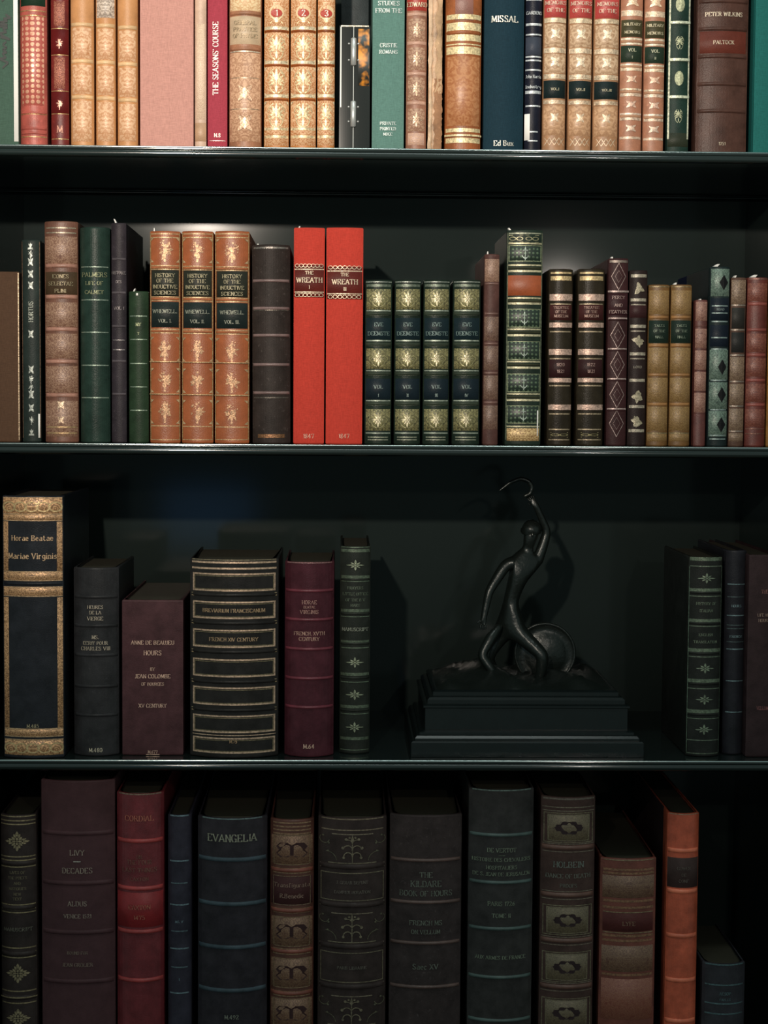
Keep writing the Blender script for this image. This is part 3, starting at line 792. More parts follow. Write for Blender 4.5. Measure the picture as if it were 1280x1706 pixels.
ops = [('K', 33, 62, (78, 74, 50)), ('T', 41, 4.5, 'MILITARY', (.6, .52, .34)), ('T', 54, 4.5, 'MEMOIRS', (.6, .52, .34)), ('K', 76, 104, (44, 58, 44)), ('T', 84, 5, 'VOL', (.5, .5, .34)), ('T', 96, 4, 'I', (.5, .5, .34)),
       ('L', 22, 9, .95, (.86, .64, .46)), ('L', 65, 3, .95, (.86, .7, .52)), ('L', 73, 3, .95, (.86, .7, .52)), ('L', 108, 3, .95, (.86, .7, .52)), ('L', 115, 6, .95, (.8, .6, .42)), ('L', 149, 3, .95, (.8, .6, .42)), ('L', 158, 5, .95, (.74, .54, .4)), ('L', 190, 3, .95, (.86, .66, .52)), ('L', 198, 5, .95, (.74, .54, .4)), ('L', 230, 4, .95, (.74, .54, .4)),
       ('O', 3, 9, 'floret', 12, (.88, .62, .42)), ('O', 132, 7, 'floret', 10, (.78, .5, .36)), ('O', 174, 7, 'floret', 10, (.74, .48, .36)), ('O', 214, 7, 'floret', 10, (.70, .5, .38))] + bnds(69, 111, 153, 194, hz=2.2, c=(190, 140, 104))
for i, (a, b_) in enumerate(((1033, 1070), (1073, 1107))):
    o2 = [(q if not (q[0] == 'T' and q[3] == 'I') else ('T', 96, 4, 'I'*(i+1), (.5, .5, .34))) for q in ops]
    book(1, a, b_, -70, (182, 124, 92), ('left of two tan books with olive and dark green labels', 'right of two tan books with olive and dark green labels')[i], off(o2, i*2), b=.22, group='tan pair with green labels', metal=.25, wear=.2, var=.22)
ops = [('E', -60, 232, 2.6, (.72, .72, .54)), ('K', 222, 245, (52, 58, 44))]
for yy in (38, 100, 162): ops += [('B', yy, 2.6, (150, 160, 128)), ('L', yy, 4, .9, (.62, .66, .5))]
for yy, kk in ((8, 'oval'), (72, 'palmette'), (131, 'oval'), (194, 'palmette')): ops += [('O', yy, 12, kk, 8, (.40, .42, .26))]
book(1, 1113, 1149, -90, (36, 58, 48), 'dark green book with gilt ovals and pale gilt edge lines on the top shelf', ops, b=.14, metal=.25)
book(1, 1160, 1246, -60, (84, 60, 50), 'wide brown morocco book lettered PETER WILKINS, PALTOCK',
     [('T', 24, 6.5, 'PETER WILKINS', (.72, .60, .45), .76), ('T', 71, 6, 'PALTOCK', (.62, .5, .36), .45), ('T', 240, 5, '1751', (.6, .5, .36), .25), ('K', 52, 89, (104, 54, 42), .9)] + bnds(2, 48, 94, 140, 185, hz=3.2), b=.12, rough=.3, metal=.3)
book(1, 1257, 1299, -85, (38, 108, 98), 'bright teal cloth book at the right end of the top shelf', [], b=.05, kind='cloth', y=-.006)

# ================================================================== SECOND ROW
book(2, -12, 33, 453, (86, 64, 46), 'short drab brown cloth book at the left end of the second shelf', [('E', 455, 734, 1.5, (.45, .34, .22))], b=.02, kind='cloth', y=-.002)
ops = [('E', 403, 730, 1.2, (.30, .18, .12))] + [('O', yy, 8, kk, 5, (.40, .43, .39)) for yy, kk in ((412, 'crown'), (424, 'spray'), (437, 'floret'), (457, 'floret'), (476, 'floret'), (557, 'floret'), (616, 'floret'), (632, 'spray'), (646, 'spray'), (658, 'floret'), (680, 'floret'), (700, 'spray'), (722, 'crown'))] + \
      [('T', 520, 7, 'HORTUS', (.35, .38, .32), .5, 1)] + [('W', 690, 730, 12, 2.5)]
book(2, 37, 68, 400, (36, 48, 42), 'narrow black-green book with a column of silvery ornaments down its spine', ops, b=.15, goldc=SILV)
tb = tooled(alb((100, 60, 44), 2), (.34, .21, .14), 1.7, .5, .12, .1)
ops = [('P', 394, 440, tb), ('P', 504, 545, tb), ('P', 556, 598, tb), ('P', 610, 655, tb), ('P', 668, 728, tb), ('K', 453, 491, (72, 58, 40)), ('T', 461, 6, 'ICONES', (.42, .34, .2)), ('T', 473, 6, 'SELECTAE', (.42, .34, .2)), ('T', 485, 6, 'PLINI', (.42, .34, .2)),
       ('L', 380, 2, .9, (.6, .5, .36)), ('L', 388, 2, .9, (.6, .5, .36)), ('L', 722, 2, .9, (.75, .5, .25)), ('L', 712, 2, .9, (.75, .5, .25)), ('O', 675, 8, 'floret', 7, (.8, .6, .42)), ('O', 700, 7, 'floret', 6, (.7, .5, .34))] + bnds(443, 495, 549, 603, 659, hz=3.4, c=(170, 124, 102))
book(2, 75, 131, 370, (112, 76, 58), 'tall densely tooled brown calf book with thick pale bands, left part of second shelf', ops, b=.24, wear=.3)
gl = (.42, .52, .42)
book(2, 134, 184, 380, (36, 56, 46), 'dark green leather book with thin pale lines, just right of the tooled brown calf',
     lines(445, 500, 554, 609, 663, t=1.6, s=.9, g=gl) + [('T', 458, 7, 'PALMERS', (.34, .36, .2)), ('T', 472, 6, 'LIFE OF', (.34, .36, .2)), ('T', 487, 6, 'CALMET', (.34, .36, .2))], b=.3, rough=.3)
book(2, 186, 211, 372, (48, 44, 46), 'tall narrow black book with faint grey bands and a chipped right edge',
     bnds(432, 488, 544, 602, 657, hz=2, c=(84, 78, 78)) + [('T', 455, 5, 'HISTOIRE', (.28, .24, .24)), ('T', 470, 4, 'DES', (.28, .24, .24)), ('T', 514, 5, 'VOL I', (.28, .24, .24)), ('L', 583, 2, .8, (.3, .27, .27)), ('L', 567, 1.5, .8, (.3, .27, .27))], b=.16, wear=.3)
book(2, 215, 248, 486, (38, 58, 38), 'short narrow dark green book with thin pale lines, just left of the orange-tan trio',
     lines(527, 566, 606, 645, 684, t=1.5, s=.85, g=(.40, .50, .38)) + [('T', 541, 5, 'MY', (.5, .55, .3), .4), ('T', 556, 4, 'T', (.5, .55, .3), .3), ('W', 489, 493, -2, 3)], b=.2, y=.0)
tan = tooled(alb((150, 82, 44), 2), (.40, .20, .09), .6, .5, .18, 0)
for i, (a, b_) in enumerate(((250, 301), (303, 356), (358, 416))):
    dy = i
    ops = [('K', 450+dy, 494+dy, (40, 44, 34), .9), ('K', 503+dy, 546+dy, (30, 42, 38), .9)]
    tg = (.46, .40, .24)
    for yy, s_ in ((459, 'HISTORY'), (468, 'OF THE'), (478, 'INDUCTIVE'), (488, 'SCIENCES')): ops.append(('T', yy+dy, 6, s_, tg))
    ops += [('T', 519+dy, 6, 'WHEWELL.', (.34, .36, .28)), ('T', 535+dy, 5.5, 'VOL. ' + 'I'*(i+1) + '.', (.34, .36, .28), .66)]
    gg = (.74, .50, .26)
    ops += lines(443+dy, 449+dy, 495+dy, 501+dy, 549+dy, 555+dy, 603+dy, 657+dy, 710+dy, 390, 396, 733, t=1.5, g=gg) + bnds(446+dy, 498+dy, 552+dy, 603+dy, 657+dy, hz=2, c=(168, 100, 60))
    for yy in (417, 582, 634, 686): ops += [('O', yy+dy, 19, 'spray', 15, (.60, .34, .18)), ('O', yy+dy, 21, 'corners', (b_-a)*.44, (.74, .50, .28))]
    ops += [('E', 388, 733, 1.2, (.6, .42, .2))]
    book(2, a, b_, 386, (160, 88, 48), 'orange-tan calf book with green labels, volume ' + ('one', 'two', 'three')[i] + ' of the sciences history', ops, b=.16, group='orange-tan history set with green labels', var=.2, rough=.33, metal=.35)
book(2, 421, 485, 409, (50, 44, 38), 'worn black-brown leather book with pale rubbed bands, left of the bright red pair',
     bnds(468, 514, 559, 608, 655, hz=2.6, c=(126, 104, 96)) + [('L', 727, 6, .7, (.34, .16, .07)), ('L', 413, 3, .9, (.3, .27, .24)), ('L', 517, 1.5, .9, (.2, .17, .14)), ('L', 663, 1.5, .9, (.2, .17, .14))], b=.24, wear=.45, rough=.5, lean=-.3)
for i, (a, b_, yt, dy) in enumerate(((489, 541, 380, 0), (543, 605, 380, 3))):
    wg = (.86, .68, .48)
    ops = [('K', 442+dy, 496+dy, (92, 34, 26)), ('T', 455+dy, 5.5, 'THE', wg, .4), ('T', 467+dy, 8, 'WREATH', wg, .82), ('T', 479+dy, 5.5, ('I', 'III')[i], wg, .3), ('L', 449+dy, 1.4, .95, wg), ('L', 487+dy, 1.4, .95, wg), ('T', 727, 7, '1847', (.86, .42, .30), .45)]
    n = 7
    for j in range(n):
        for yy in (443, 492): ops.append(('O', yy+dy, 3.2, 'ring', 4, wg, (j-(n-1)/2)*(b_-a)*.88/n))
    book(2, a, b_, yt, (200, 66, 50), ('narrower bright red cloth book lettered THE WREATH I', 'wider bright red cloth book lettered THE WREATH III')[i], ops, b=.08, kind='cloth', group='bright red cloth pair', lean=(0, .0)[i], metal=.3)
dk = tooled(alb((34, 36, 24), 2), (.30, .27, .12), 1.9, .5, .10, .3, .35, 'quad')
for i, (a, b_) in enumerate(((608, 653), (657, 701), (705, 749), (754, 800))):
    gg = (.46, .52, .42)
    ops = [('P', 482, 516, dk, .9), ('P', 581, 615, dk, .9), ('P', 682, 718, dk, .9), ('K', 530, 566, (24, 42, 44), .92), ('K', 631, 666, (22, 38, 42), .92), ('T', 541, 6, 'EVE', (.20, .30, .28), .4), ('T', 556, 6, 'DEEMSTER'[:7], (.20, .30, .28)), ('T', 645, 6, 'VOL', (.24, .32, .30), .5), ('T', 659, 5, ('I', 'II', 'III', 'IV')[i], (.24, .32, .30), .3)]
    for y0 in (498, 598, 700): ops += [('O', y0, 13, 'star', 9, (.82, .72, .48)), ('O', y0, 15, 'palmette', 17, (.36, .33, .16))]
    ops += bnds(523, 574, 623, 673, hz=3, c=(52, 62, 48)) + lines(518, 568, 618, 668, 722, t=2, s=.9, g=gg) + lines(525, 576, 625, 675, 729, 733, t=2, s=.75, g=(.34, .36, .26)) + [('L', 470, 1.6, .95, (.4, .44, .38)), ('L', 476, 4, .9, (.2, .24, .18))]
    book(2, a, b_, 467, (30, 44, 34), ('first of four dark green books with square gilt panels, touching the red pair', 'second of four dark green books with square gilt panels',
         'third of four dark green books with square gilt panels', 'last of four dark green books with square gilt panels, beside the thin brown one')[i], ops, b=.2, group='dark green set with gilt panels', metal=.4, rough=.33)
tb2 = tooled(alb((80, 56, 46), 2), (.20, .12, .085), 2.2, .5, .12, .1)
book(2, 806, 831, 424, (84, 58, 50), 'thin brown tooled book between the green gilt set and the tall anchor book',
     [('P', 432, 470, tooled(alb((108, 74, 58), 2), (.32, .20, .14), 2.2, .5, .12, .1))] + [('P', y0, y0+40, tb2) for y0 in (528, 577, 626, 676)] + bnds(473, 523, 573, 622, 671, hz=2, c=(116, 86, 74)), b=.2, wear=.2)
ga = (.50, .50, .30); an = tooled(alb((30, 46, 34), 2), (.10, .15, .09), 2.4, .33, kind='dots')
ops = [('O', 398, 6, 'scales', 11, (.40, .38, .22), -15), ('O', 398, 6, 'scales', 11, (.40, .38, .22), 11), ('L', 389, 2, .9, (.4, .42, .3)), ('K', 459, 493, (156, 80, 44), .95), ('E', 388, 734, 1.2, (.26, .28, .18))]
for y0, y1 in ((409, 436), (515, 546), (569, 600), (623, 654), (676, 706)): ops += [('P', y0, y1, an, .92), ('O', (y0+y1)/2, 12, 'anchor', 9, (.42, .50, .44)), ('F', y0, y1, 1.2, 2, (.34, .38, .22))]
for yy in (406, 442, 452, 497, 506, 549, 559, 603, 613, 657, 667, 711): ops += [('L', yy, 3.4 if yy in (452, 506, 559, 613, 667) else 2.6, .92, (.66, .60, .38) if yy not in (452, 506, 559, 613, 667) else (.74, .68, .44))]
ops += [('P', 714, 735, tooled(alb((120, 78, 32), 2), (.70, .50, .24), 1.6, .5, .1, .3), .9)] + bnds(447, 502, 554, 608, 662, hz=2, c=(56, 60, 42)) + [('W', 684, 727, 24, 2)]
book(2, 843, 903, 384, (34, 48, 38), 'tall green book stamped with anchors under an orange label, on the second shelf', ops, b=.14, rough=.35, metal=.35)
for i, (a, b_) in enumerate(((913, 953), (961, 1006))):
    rg = (.74, .50, .40)
    ops = []
    for yy, t in ((455, 3), (464, 7), (496, 11), (542, 8), (587, 10), (634, 7), (679, 9)): ops.append(('L', yy, t, .86, rg if yy > 470 else (.80, .58, .30)))
    for yy in (507, 553, 598, 643, 690, 716, 733): ops.append(('L', yy, 2, .86, (.52, .40, .26)))
    ops += [('K', 508, 534, (64, 34, 30), .9), ('K', 599, 629, (50, 30, 28), .9), ('T', 513, 4, 'TREATISE', (.5, .3, .24)), ('T', 520, 4, 'OF THE', (.5, .3, .24)), ('T', 527, 4.5, 'MUSEUM', (.5, .3, .24)), ('T', 608, 5, ('1820', '1822')[i], (.48, .3, .26), .5), ('T', 619, 5, '1821', (.48, .3, .26), .5), ('O', 725, 4, 'scales', 14, (.4, .34, .16))]
    book(2, a, b_, 449, (44, 40, 28), ('left', 'right')[i] + ' of two dark olive books with rosy gilt bands, near the tall anchor book', ops + bnds(496, 542, 587, 634, 679, hz=2.6), b=.22, group='dark olive pair with rosy gilt bands', metal=.4, rough=.3)
ops = [('K', 489, 526, (56, 34, 34), .95), ('T', 496, 5, 'PERCY', (.42, .28, .25)), ('T', 509, 5, 'AND', (.5, .34, .3), .5), ('T', 520, 5, 'FEATHER', (.42, .28, .25)), ('L', 436, 4, .9, (.3, .24, .2))] + lines(486, 531, 582, 632, 682, t=3, g=(.56, .42, .38)) + bnds(486, 533, 584, 634, 684, hz=1.5)
for yy in (461, 559, 608, 658, 706): ops += [('O', yy, 22, 'diamond', 12, (.56, .42, .38)), ('O', yy, 10, 'diamond', 6, (.38, .27, .25))]
book(2, 1012, 1045, 431, (58, 36, 34), 'dark plum book with a column of gilt diamonds, taller than its neighbours', ops, b=.16, metal=.4)
ops = [('K', 508, 530, (56, 34, 32), .95)] + lines(460, 500, 544, 590, 634, 678, 718, t=5, s=.85, g=(.50, .44, .34)) + [('O', yy, 12, 'leafshape', 10, (.46, .40, .27)) for yy in (481, 568, 661, 703)] + [('T', 612, 4, 'LORD', (.3, .26, .2))] + lines(508, 552, 598, t=2, s=.8, g=(.34, .29, .22))
book(2, 1047, 1077, 451, (42, 34, 30), 'narrow dark brown book with pale leaf shapes down its spine', ops, b=.2, metal=.2)
yb_ = tooled(alb((112, 84, 46), 2), (.28, .17, .065), 2.2, .5, .12, .15)
for i, (a, b_) in enumerate(((1079, 1114), (1116, 1151))):
    ops = [('P', y0, y1, yb_, .94) for y0, y1 in ((484, 524), (580, 622), (630, 670), (678, 718), (722, 736))] + [('K', 534, 572, (30, 46, 36), .95), ('T', 543, 4, 'TALES', (.22, .28, .2), .6), ('T', 552, 4, 'OF THE', (.22, .28, .2), .7), ('T', 562, 4, 'HALL', (.22, .28, .2), .6)] + \
          bnds(529, 576, 625, 674, hz=2.4, c=(156, 112, 64)) + lines(478, 722, t=1.5, g=(.42, .33, .18))
    book(2, a, b_, 475, (112, 80, 40), ('left', 'right')[i] + ' of two mustard-tan tooled books with one dark green label each', ops, b=.22, group='mustard-tan pair with green labels', wear=.2)
book(2, 1166, 1182, 452, (26, 38, 62), 'thin dark blue book set back behind the slim rust book', [], b=.1, kind='cloth', y=.085, ym=475)
book(2, 1157, 1177, 500, (98, 56, 48), 'slim short rust-brown book in front of the dark blue one', d=.075, ops=bnds(544, 581, 617, 652, 688, hz=1.2, c=(110, 72, 60)) + [('P', y0, y0+32, tooled(alb((98, 58, 48), 2), (.36, .2, .15), 3, .5, .12, .1)) for y0 in (503, 548, 584, 620, 655)], b=.2, wear=.2)
gd = tooled(alb((44, 62, 54), 2), (.17, .24, .19), 1.6, .5, .14, .2)
dkm = leather(alb((18, 26, 26), 2), .2)
ops = [('P', y0, y1, gd, .92) for y0, y1 in ((448, 494), (583, 634), (637, 682), (685, 728))] + [('O', yy, 13, 'lozenge', 9, dkm, 5) for yy in (471, 612, 658, 708)] + lines(510, 522, 536, 563, 582, 634, 683, 726, 732, t=2, s=.8, g=(.34, .44, .42)) + [('K', 497, 534, (20, 34, 40), .92), ('K', 542, 578, (20, 34, 42), .92), ('T', 516, 3.5, 'ROAD', (.25, .32, .32), .5)]
book(2, 1181, 1214, 445, (30, 44, 42), 'dark teal book with silvery tooled panels and black lozenges near the right end', ops, b=.22, metal=.3)
ops = [('P', y0, y1, tooled(alb((86, 64, 48), 2), (.25, .17, .11), 2.0, .5, .12, .15)) for y0, y1 in ((467, 507), (595, 634), (640, 675), (681, 718), (722, 736))] + [('K', 513, 548, (46, 46, 40), .85), ('K', 554, 588, (40, 42, 38), .85)] + lines(509, 550, 592, 636, 677, 719, t=2.4, g=(.40, .32, .26))
book(2, 1216, 1241, 463, (88, 66, 52), 'slim light brown book with two dark greenish labels, second from the red-brown one', ops, b=.18, wear=.2)
ops = [('P', y0, y1, tooled(alb((96, 46, 36), 2), (.22, .075, .05), 1.6, .5, .14, .1)) for y0, y1 in ((472, 502), (556, 587), (597, 628), (640, 670), (682, 712))] + bnds(507, 550, 592, 634, 675, hz=2.6, c=(142, 74, 62)) + lines(715, 723, t=1.2, g=(.4, .2, .14)) + [('L', 465, 2, .9, (.4, .2, .16))]
book(2, 1243, 1277, 463, (104, 50, 40), 'red-brown banded leather book at the right end of the second shelf', ops, b=.24)
book(2, 1279, 1300, 466, (150, 104, 44), 'ochre leather book cut off by the right edge, second shelf', bnds(520, 580, 640, hz=2), b=.2)

# ================================================================== THIRD ROW
gt = tooled((.10, .045, .018), (.74, .42, .21), 1.0, .50, .10, .45, .36, 'scroll')
gtb = tooled((.09, .045, .02), (.66, .38, .19), 1.6, .5, .10, .4, .36, 'scroll')
ops = [('P', 829, 858, gt, .97), ('P', 858, 868, gtb, .97), ('P', 953, 968, gtb, .97), ('P', 978, 994, gtb, .97), ('P', 1215, 1228, gtb, .97), ('P', 1234, 1259, gt, .97)]
hg = (.80, .52, .30)
ops += [('T', 897, 8.5, 'Horae Beatae', hg, .70), ('T', 927, 9, 'Mariae Virginis', hg, .82), ('T', 1210, 6, 'M.485', (.5, .42, .26), .30)] + bnds(973, hz=3) + lines(830, 857, 868, 953, 968, 979, 994, 1215, 1228, 1233, t=1.4, s=.97, g=hg)
for x in (-38, -19, 0, 19, 38): ops += [('O', 845, 9, 'ring', 12, (.85, .6, .3), x), ('O', 1247, 9, 'ring', 12, (.85, .6, .3), x)]
o = book(3, 5, 107, 826, (20, 32, 34), 'tall black book with broad gilt borders lettered Horae Beatae Mariae Virginis', ops, b=.07, y=-.016, rough=.35, metal=.5)
def horae():
    root, w, h, sp, d = BOOKS[(3, 5)]
    for y0, y1 in ((869, 953), (995, 1214)):
        z1, z0 = at(55, y0, -.016).z - SHELF[3], at(55, y1, -.016).z - SHELF[3]
        for s_ in (-1, 1):
            a_, b_ = sorted((s_*w*.485, s_*w*.40)); patch(sp, 'tooled_border', a_, b_, z0, z1, .0002, gtb, root, nx=3)
horae()
hg2 = (.60, .50, .38)
book(3, 123, 199, 945, (36, 42, 40), 'thick charcoal book lettered HEURES DE LA VIERGE, left of the short maroon book',
     bnds(995, 1043, 1092, 1144, 1192, hz=3) + [('T', 1012, 5.5, 'HEURES', hg2, .55), ('T', 1021, 5.5, 'DE LA', hg2, .36), ('T', 1031, 6, 'VIERGE', hg2, .5), ('T', 1062, 6, 'MS.', hg2, .3), ('T', 1072, 5.5, 'ECRIT POUR', hg2, .6), ('T', 1081, 6, 'CHARLES VIII', hg2, .72), ('T', 1250, 6.5, 'M.480', (.75, .66, .5), .34)], b=.12, wear=.15, metal=.4)
ag = (.90, .58, .44)
book(3, 203, 306, 1000, (68, 42, 42), 'short wide maroon boxed book lettered ANNE DE BEAUJEU HOURS',
     [('T', 1071, 6.5, 'ANNE DE BEAUJEU', ag, .70), ('T', 1088, 7.5, 'HOURS', ag, .36), ('T', 1115, 5, 'BY', ag, .1), ('T', 1127, 6.5, 'JEAN COLOMBE', ag, .58), ('T', 1140, 5, 'OF BOURGES', ag, .42), ('T', 1176, 6, 'XV CENTURY', ag, .45), ('T', 1253, 5, 'M.677', ag, .17), ('L', 1258, 1, .22, ag)], b=.02, rough=.55, y=-.004, metal=.3, kind='box', d=.2)
bg = (.88, .60, .42)
ops = []
for y0, y1 in ((956, 986), (1003, 1032), (1050, 1080), (1099, 1129), (1146, 1176), (1193, 1222), (1230, 1256)):
    ops += [('F', y0, y1, 2.6, 3, bg), ('F', y0+4, y1-3, 1, 6, (.35, .28, .16))]
for yy in (992, 1039, 1087, 1137, 1184): ops += [('B', yy, 3), ('L', yy-2, 1.4, .96, (.62, .48, .28)), ('L', yy+2, 1.4, .96, (.66, .46, .26))]
ops += [('L', 938, 3, .95, bg), ('L', 948, 3, .95, bg), ('L', 933, 1.2, .95, (.5, .4, .25)), ('L', 1226, 1.4, .94, bg), ('T', 1018, 6, 'BREVIARIUM FRANCISCANUM', (.56, .38, .22), .76), ('T', 1066, 6, 'FRENCH XIV CENTURY', (.56, .38, .22), .58), ('T', 1236, 5, 'M.75', (.7, .45, .25), .14)]
book(3, 316, 465, 930, (24, 30, 24), 'very thick black-green book with many gilt bands lettered BREVIARIUM FRANCISCANUM', ops, b=.1, rough=.32, metal=.5, y=-.004)
rp = (.50, .26, .22)
book(3, 474, 557, 935, (66, 28, 34), 'wide wine-red leather book with shiny raised bands, beside the thick gilt-banded one',
     bnds(985, 1033, 1082, 1131, 1179, hz=2.6, c=(104, 44, 52)) + [('T', 1004, 6, 'HORAE', rp, .4), ('T', 1012, 4, 'BEATAE', rp, .3), ('T', 1020, 6, 'VIRGINIS', rp, .6), ('T', 1056, 6, 'FRENCH, XVTH', (.62, .36, .28), .6), ('T', 1065, 6, 'CENTURY', (.62, .36, .28), .4), ('T', 1244, 7, 'M.64', (.85, .55, .42), .26), ('L', 937, 2, .9, (.4, .2, .2))], b=.16, rough=.3, metal=.35)
gn = (.15, .19, .13)
ops = lines(918, 962, 1018, 1070, 1124, 1178, 1231, t=5, s=.92, g=gn) + lines(911, 969, 1028, 1080, 1137, 1190, 1250, t=1.4, s=.92, g=(.2, .26, .18)) + [('O', yy, 9, 'star', 15, (.40, .44, .30)) for yy in (942, 1104, 1158, 1212)] + \
      [('T', 980, 4.5, 'PRAYERS', gn, .7), ('T', 990, 4.5, 'LITTLE OFFICE', gn, .85), ('T', 1000, 4.5, 'OF THE B V', gn, .85), ('T', 1009, 4.5, 'MARY', gn, .5), ('T', 1049, 5.5, 'MANUSCRIPT', (.36, .38, .30), .85)] + bnds(1023, 1073, 1130, 1184, 966, hz=2)
book(3, 566, 617, 910, (26, 38, 28), 'dark green book with small gilt stars, last before the bronze statuette', ops, b=.14, y=.012, metal=.4)
gr2 = (.20, .25, .17)
ops = lines(932, 984, 1035, 1084, 1135, 1186, t=6, s=.94, g=gr2) + lines(944, 994, 1044, 1095, 1148, 1198, 1234, 1256, t=1.5, s=.94, g=(.22, .27, .19)) + [('O', yy, 9, 'star', 15, (.30, .36, .25)) for yy in (964, 1114, 1166, 1216)] + \
      [('T', 1006, 4.5, 'HISTORY OF', gr2, .85), ('T', 1018, 4.5, 'ITALIAN', gr2, .7), ('T', 1058, 4.5, 'ENGLISH', gr2, .6), ('T', 1070, 4.5, 'TRANSLATION', gr2, .8)] + [('E', 945, 1255, 1, (.16, .22, .16))] + bnds(988, 1039, 1089, 1140, 1191, hz=2)
book(3, 1145, 1201, 928, (24, 34, 26), 'dark green book with six pale gilt bands, first to the right of the statuette', ops, b=.12, metal=.4)
bb_ = (.22, .32, .34)
book(3, 1206, 1241, 917, (24, 32, 34), 'narrow black book with faint blue-grey lines, right of the pale-banded green one',
     lines(974, 1026, 1082, 1135, 1187, t=1.8, s=.8, g=bb_) + lines(995, 1042, 1048, 1070, t=1, s=.8, g=(.14, .2, .2)) + [('T', 1010, 4, 'HOURS', bb_, .6), ('T', 1061, 4, 'FRENCH', bb_, .6)], b=.2, y=.01, metal=.3)
book(3, 1245, 1299, 925, (46, 34, 32), 'plain dark brown boxed book with faint red lettering, right end of the third shelf',
     [('T', 986, 6, 'THE', (.34, .14, .12), .2), ('T', 1025, 5, 'LIFE AND', (.4, .26, .2), .42), ('T', 1034, 5, 'HOURS', (.4, .26, .2), .35), ('T', 1180, 6, 'VELLUM', (.4, .14, .14), .35)], b=.01, y=-.008, rough=.6, kind='box', metal=.2, d=.2)

# ---- bronze statuette on its stepped plinth
def statuette():
    YC = .085
    c = at(872, 1250, .03); zb = SHELF[3] + .0004
    root = empty('bronze_statuette', (c.x, YC, zb), 'black bronze statuette with one arm raised, on a stepped dark plinth between the books', 'statuette')
    # plinth: a rectangular profile swept as stacked mouldings (half width, half depth, z)
    def px_w(x0, x1, Y): return (at(x1, 1200, Y).x - at(x0, 1200, Y).x)/2
    prof = []
    base_hw = px_w(680, 1068, -.015)
    mm = lambda dd: (base_hw - dd, .098 - dd)
    steps = [(0, 0), (0, .0150), (.0015, .0165), (.0040, .0165), (.0040, .0190), (.0060, .0215), (.0090, .0222), (.0090, .0248), (.0120, .0262),
             (.0150, .0262), (.0150, .0490), (.0130, .0500), (.0130, .0520), (.0150, .0530), (.0175, .0535), (.0175, .0575), (.0200, .0600), (.0235, .0612), (.0235, .0650), (.0262, .0668)]
    V, Fc = [], []
    for dd, z in steps:
        a, b = mm(dd*1.0); V += [(-a, -b, z), (a, -b, z), (a, b, z), (-a, b, z)]
    for l in range(len(steps)-1):
        for i in range(4): Fc.append((l*4+i, l*4+(i+1) % 4, (l+1)*4+(i+1) % 4, (l+1)*4+i))
    n = len(V); Fc += [(3, 2, 1, 0), (n-4, n-3, n-2, n-1)]
    link('plinth', V, Fc, M_STONE, root, smooth=False)
    a, b = mm(.0262); zt = .0668
    # rocky ground under the figure
    R = random.Random(11); nx, ny = 30, 14; V, Fc = [], []
    for j in range(ny+1):
        for i in range(nx+1):
            u, v = i/nx*2-1, j/ny*2-1; e = min(1, (1-abs(u))*5, (1-abs(v))*4)
            hgt = (.004 + .007*max(0, math.sin(i*.55+j*.4)) + .010*math.exp(-((u+.45)**2*14+(v)**2*3)) + R.uniform(0, .0025))*max(0, e)**.6
            V.append((u*a*.985, v*b*.97, zt-.0004+hgt))
    for j in range(ny):
        for i in range(nx):
            k = j*(nx+1)+i; Fc.append((k, k+1, k+nx+2, k+nx+1))
    link('rocky_ground', V, Fc, M_BRONZE, root)
    def L(px, py, dy=0.0):
        p = at(px, py, YC+dy); return (p.x-root.location.x, dy, p.z-zb)
    def skin(name, pts, edges, rad, sub=2, parent=root):
        me = bpy.data.meshes.new(name); me.from_pydata(pts, edges, [])
        o = bpy.data.objects.new(name, me); C.objects.link(o); o.parent = parent
        m = o.modifiers.new('skin', 'SKIN')
        for i, r in enumerate(rad):
            rr = r if isinstance(r, tuple) else (r, r)
            me.skin_vertices[0].data[i].radius = rr
        me.skin_vertices[0].data[0].use_root = True
        s_ = o.modifiers.new('sub', 'SUBSURF'); s_.levels = s_.render_levels = sub
        me.materials.append(M_BRONZE)
        m.use_smooth_shade = True
        return o
    P, Eg, Rd = [], [], []
    def add(p, r, prev=None):
        P.append(p); Rd.append(r)
        if prev is not None: Eg.append((prev, len(P)-1))
        return len(P)-1
    pel = add(L(848, 1035), (.0135, .0105))
    wst = add(L(850, 1005), (.0105, .0085), pel)
    che = add(L(862, 965), (.0155, .0110), wst)
    sho = add(L(872, 935), (.0130, .0095), che)
    nek = add(L(879, 915), .0052, sho)
    ja = add(L(882, 903, -.003), .0070, nek)
    hd = add(L(886, 888, -.002), (.0090, .0098), ja)
    add(L(889, 876, .0), .0062, hd)
    def hand(prev, base, dr, side):
        # palm then five short bent fingers
        bx = Vector(P[base]); d = Vector(dr).normalized(); s_ = Vector(side).normalized()
        pm = add(tuple(bx + d*.005), (.0032, .0022), base)
        curl = d.cross(s_).normalized()
        for k, (o_, ln) in enumerate(((-.0030, .0050), (-.0010, .0058), (.0010, .0055), (.0030, .0046))):
            q = bx + d*.008 + s_*o_
            f1 = add(tuple(q), .0011, pm); f2 = add(tuple(q + d*ln*.6 + curl*.001), .00095, f1); add(tuple(q + d*ln*.9 + curl*.0035), .0008, f2)
        t1 = add(tuple(bx + d*.003 - s_*.0045 + curl*.0015), .0011, pm); add(tuple(bx + d*.006 - s_*.0060 + curl*.003), .0009, t1)
    s1 = add(L(898, 930, .002), .0072, sho)                 # raised arm
    e1 = add(L(912, 885, .004), .0052, s1); w1 = add(L(893, 842, -.002), .0036, e1)
    hand(e1, w1, Vector(L(880, 822)) - Vector(L(893, 842)), (1, 0, .5))
    s2 = add(L(843, 940, -.004), .0072, sho)                # lowered arm
    e2 = add(L(815, 985, -.012), .0052, s2); w2 = add(L(806, 1030, -.016), .0036, e2)
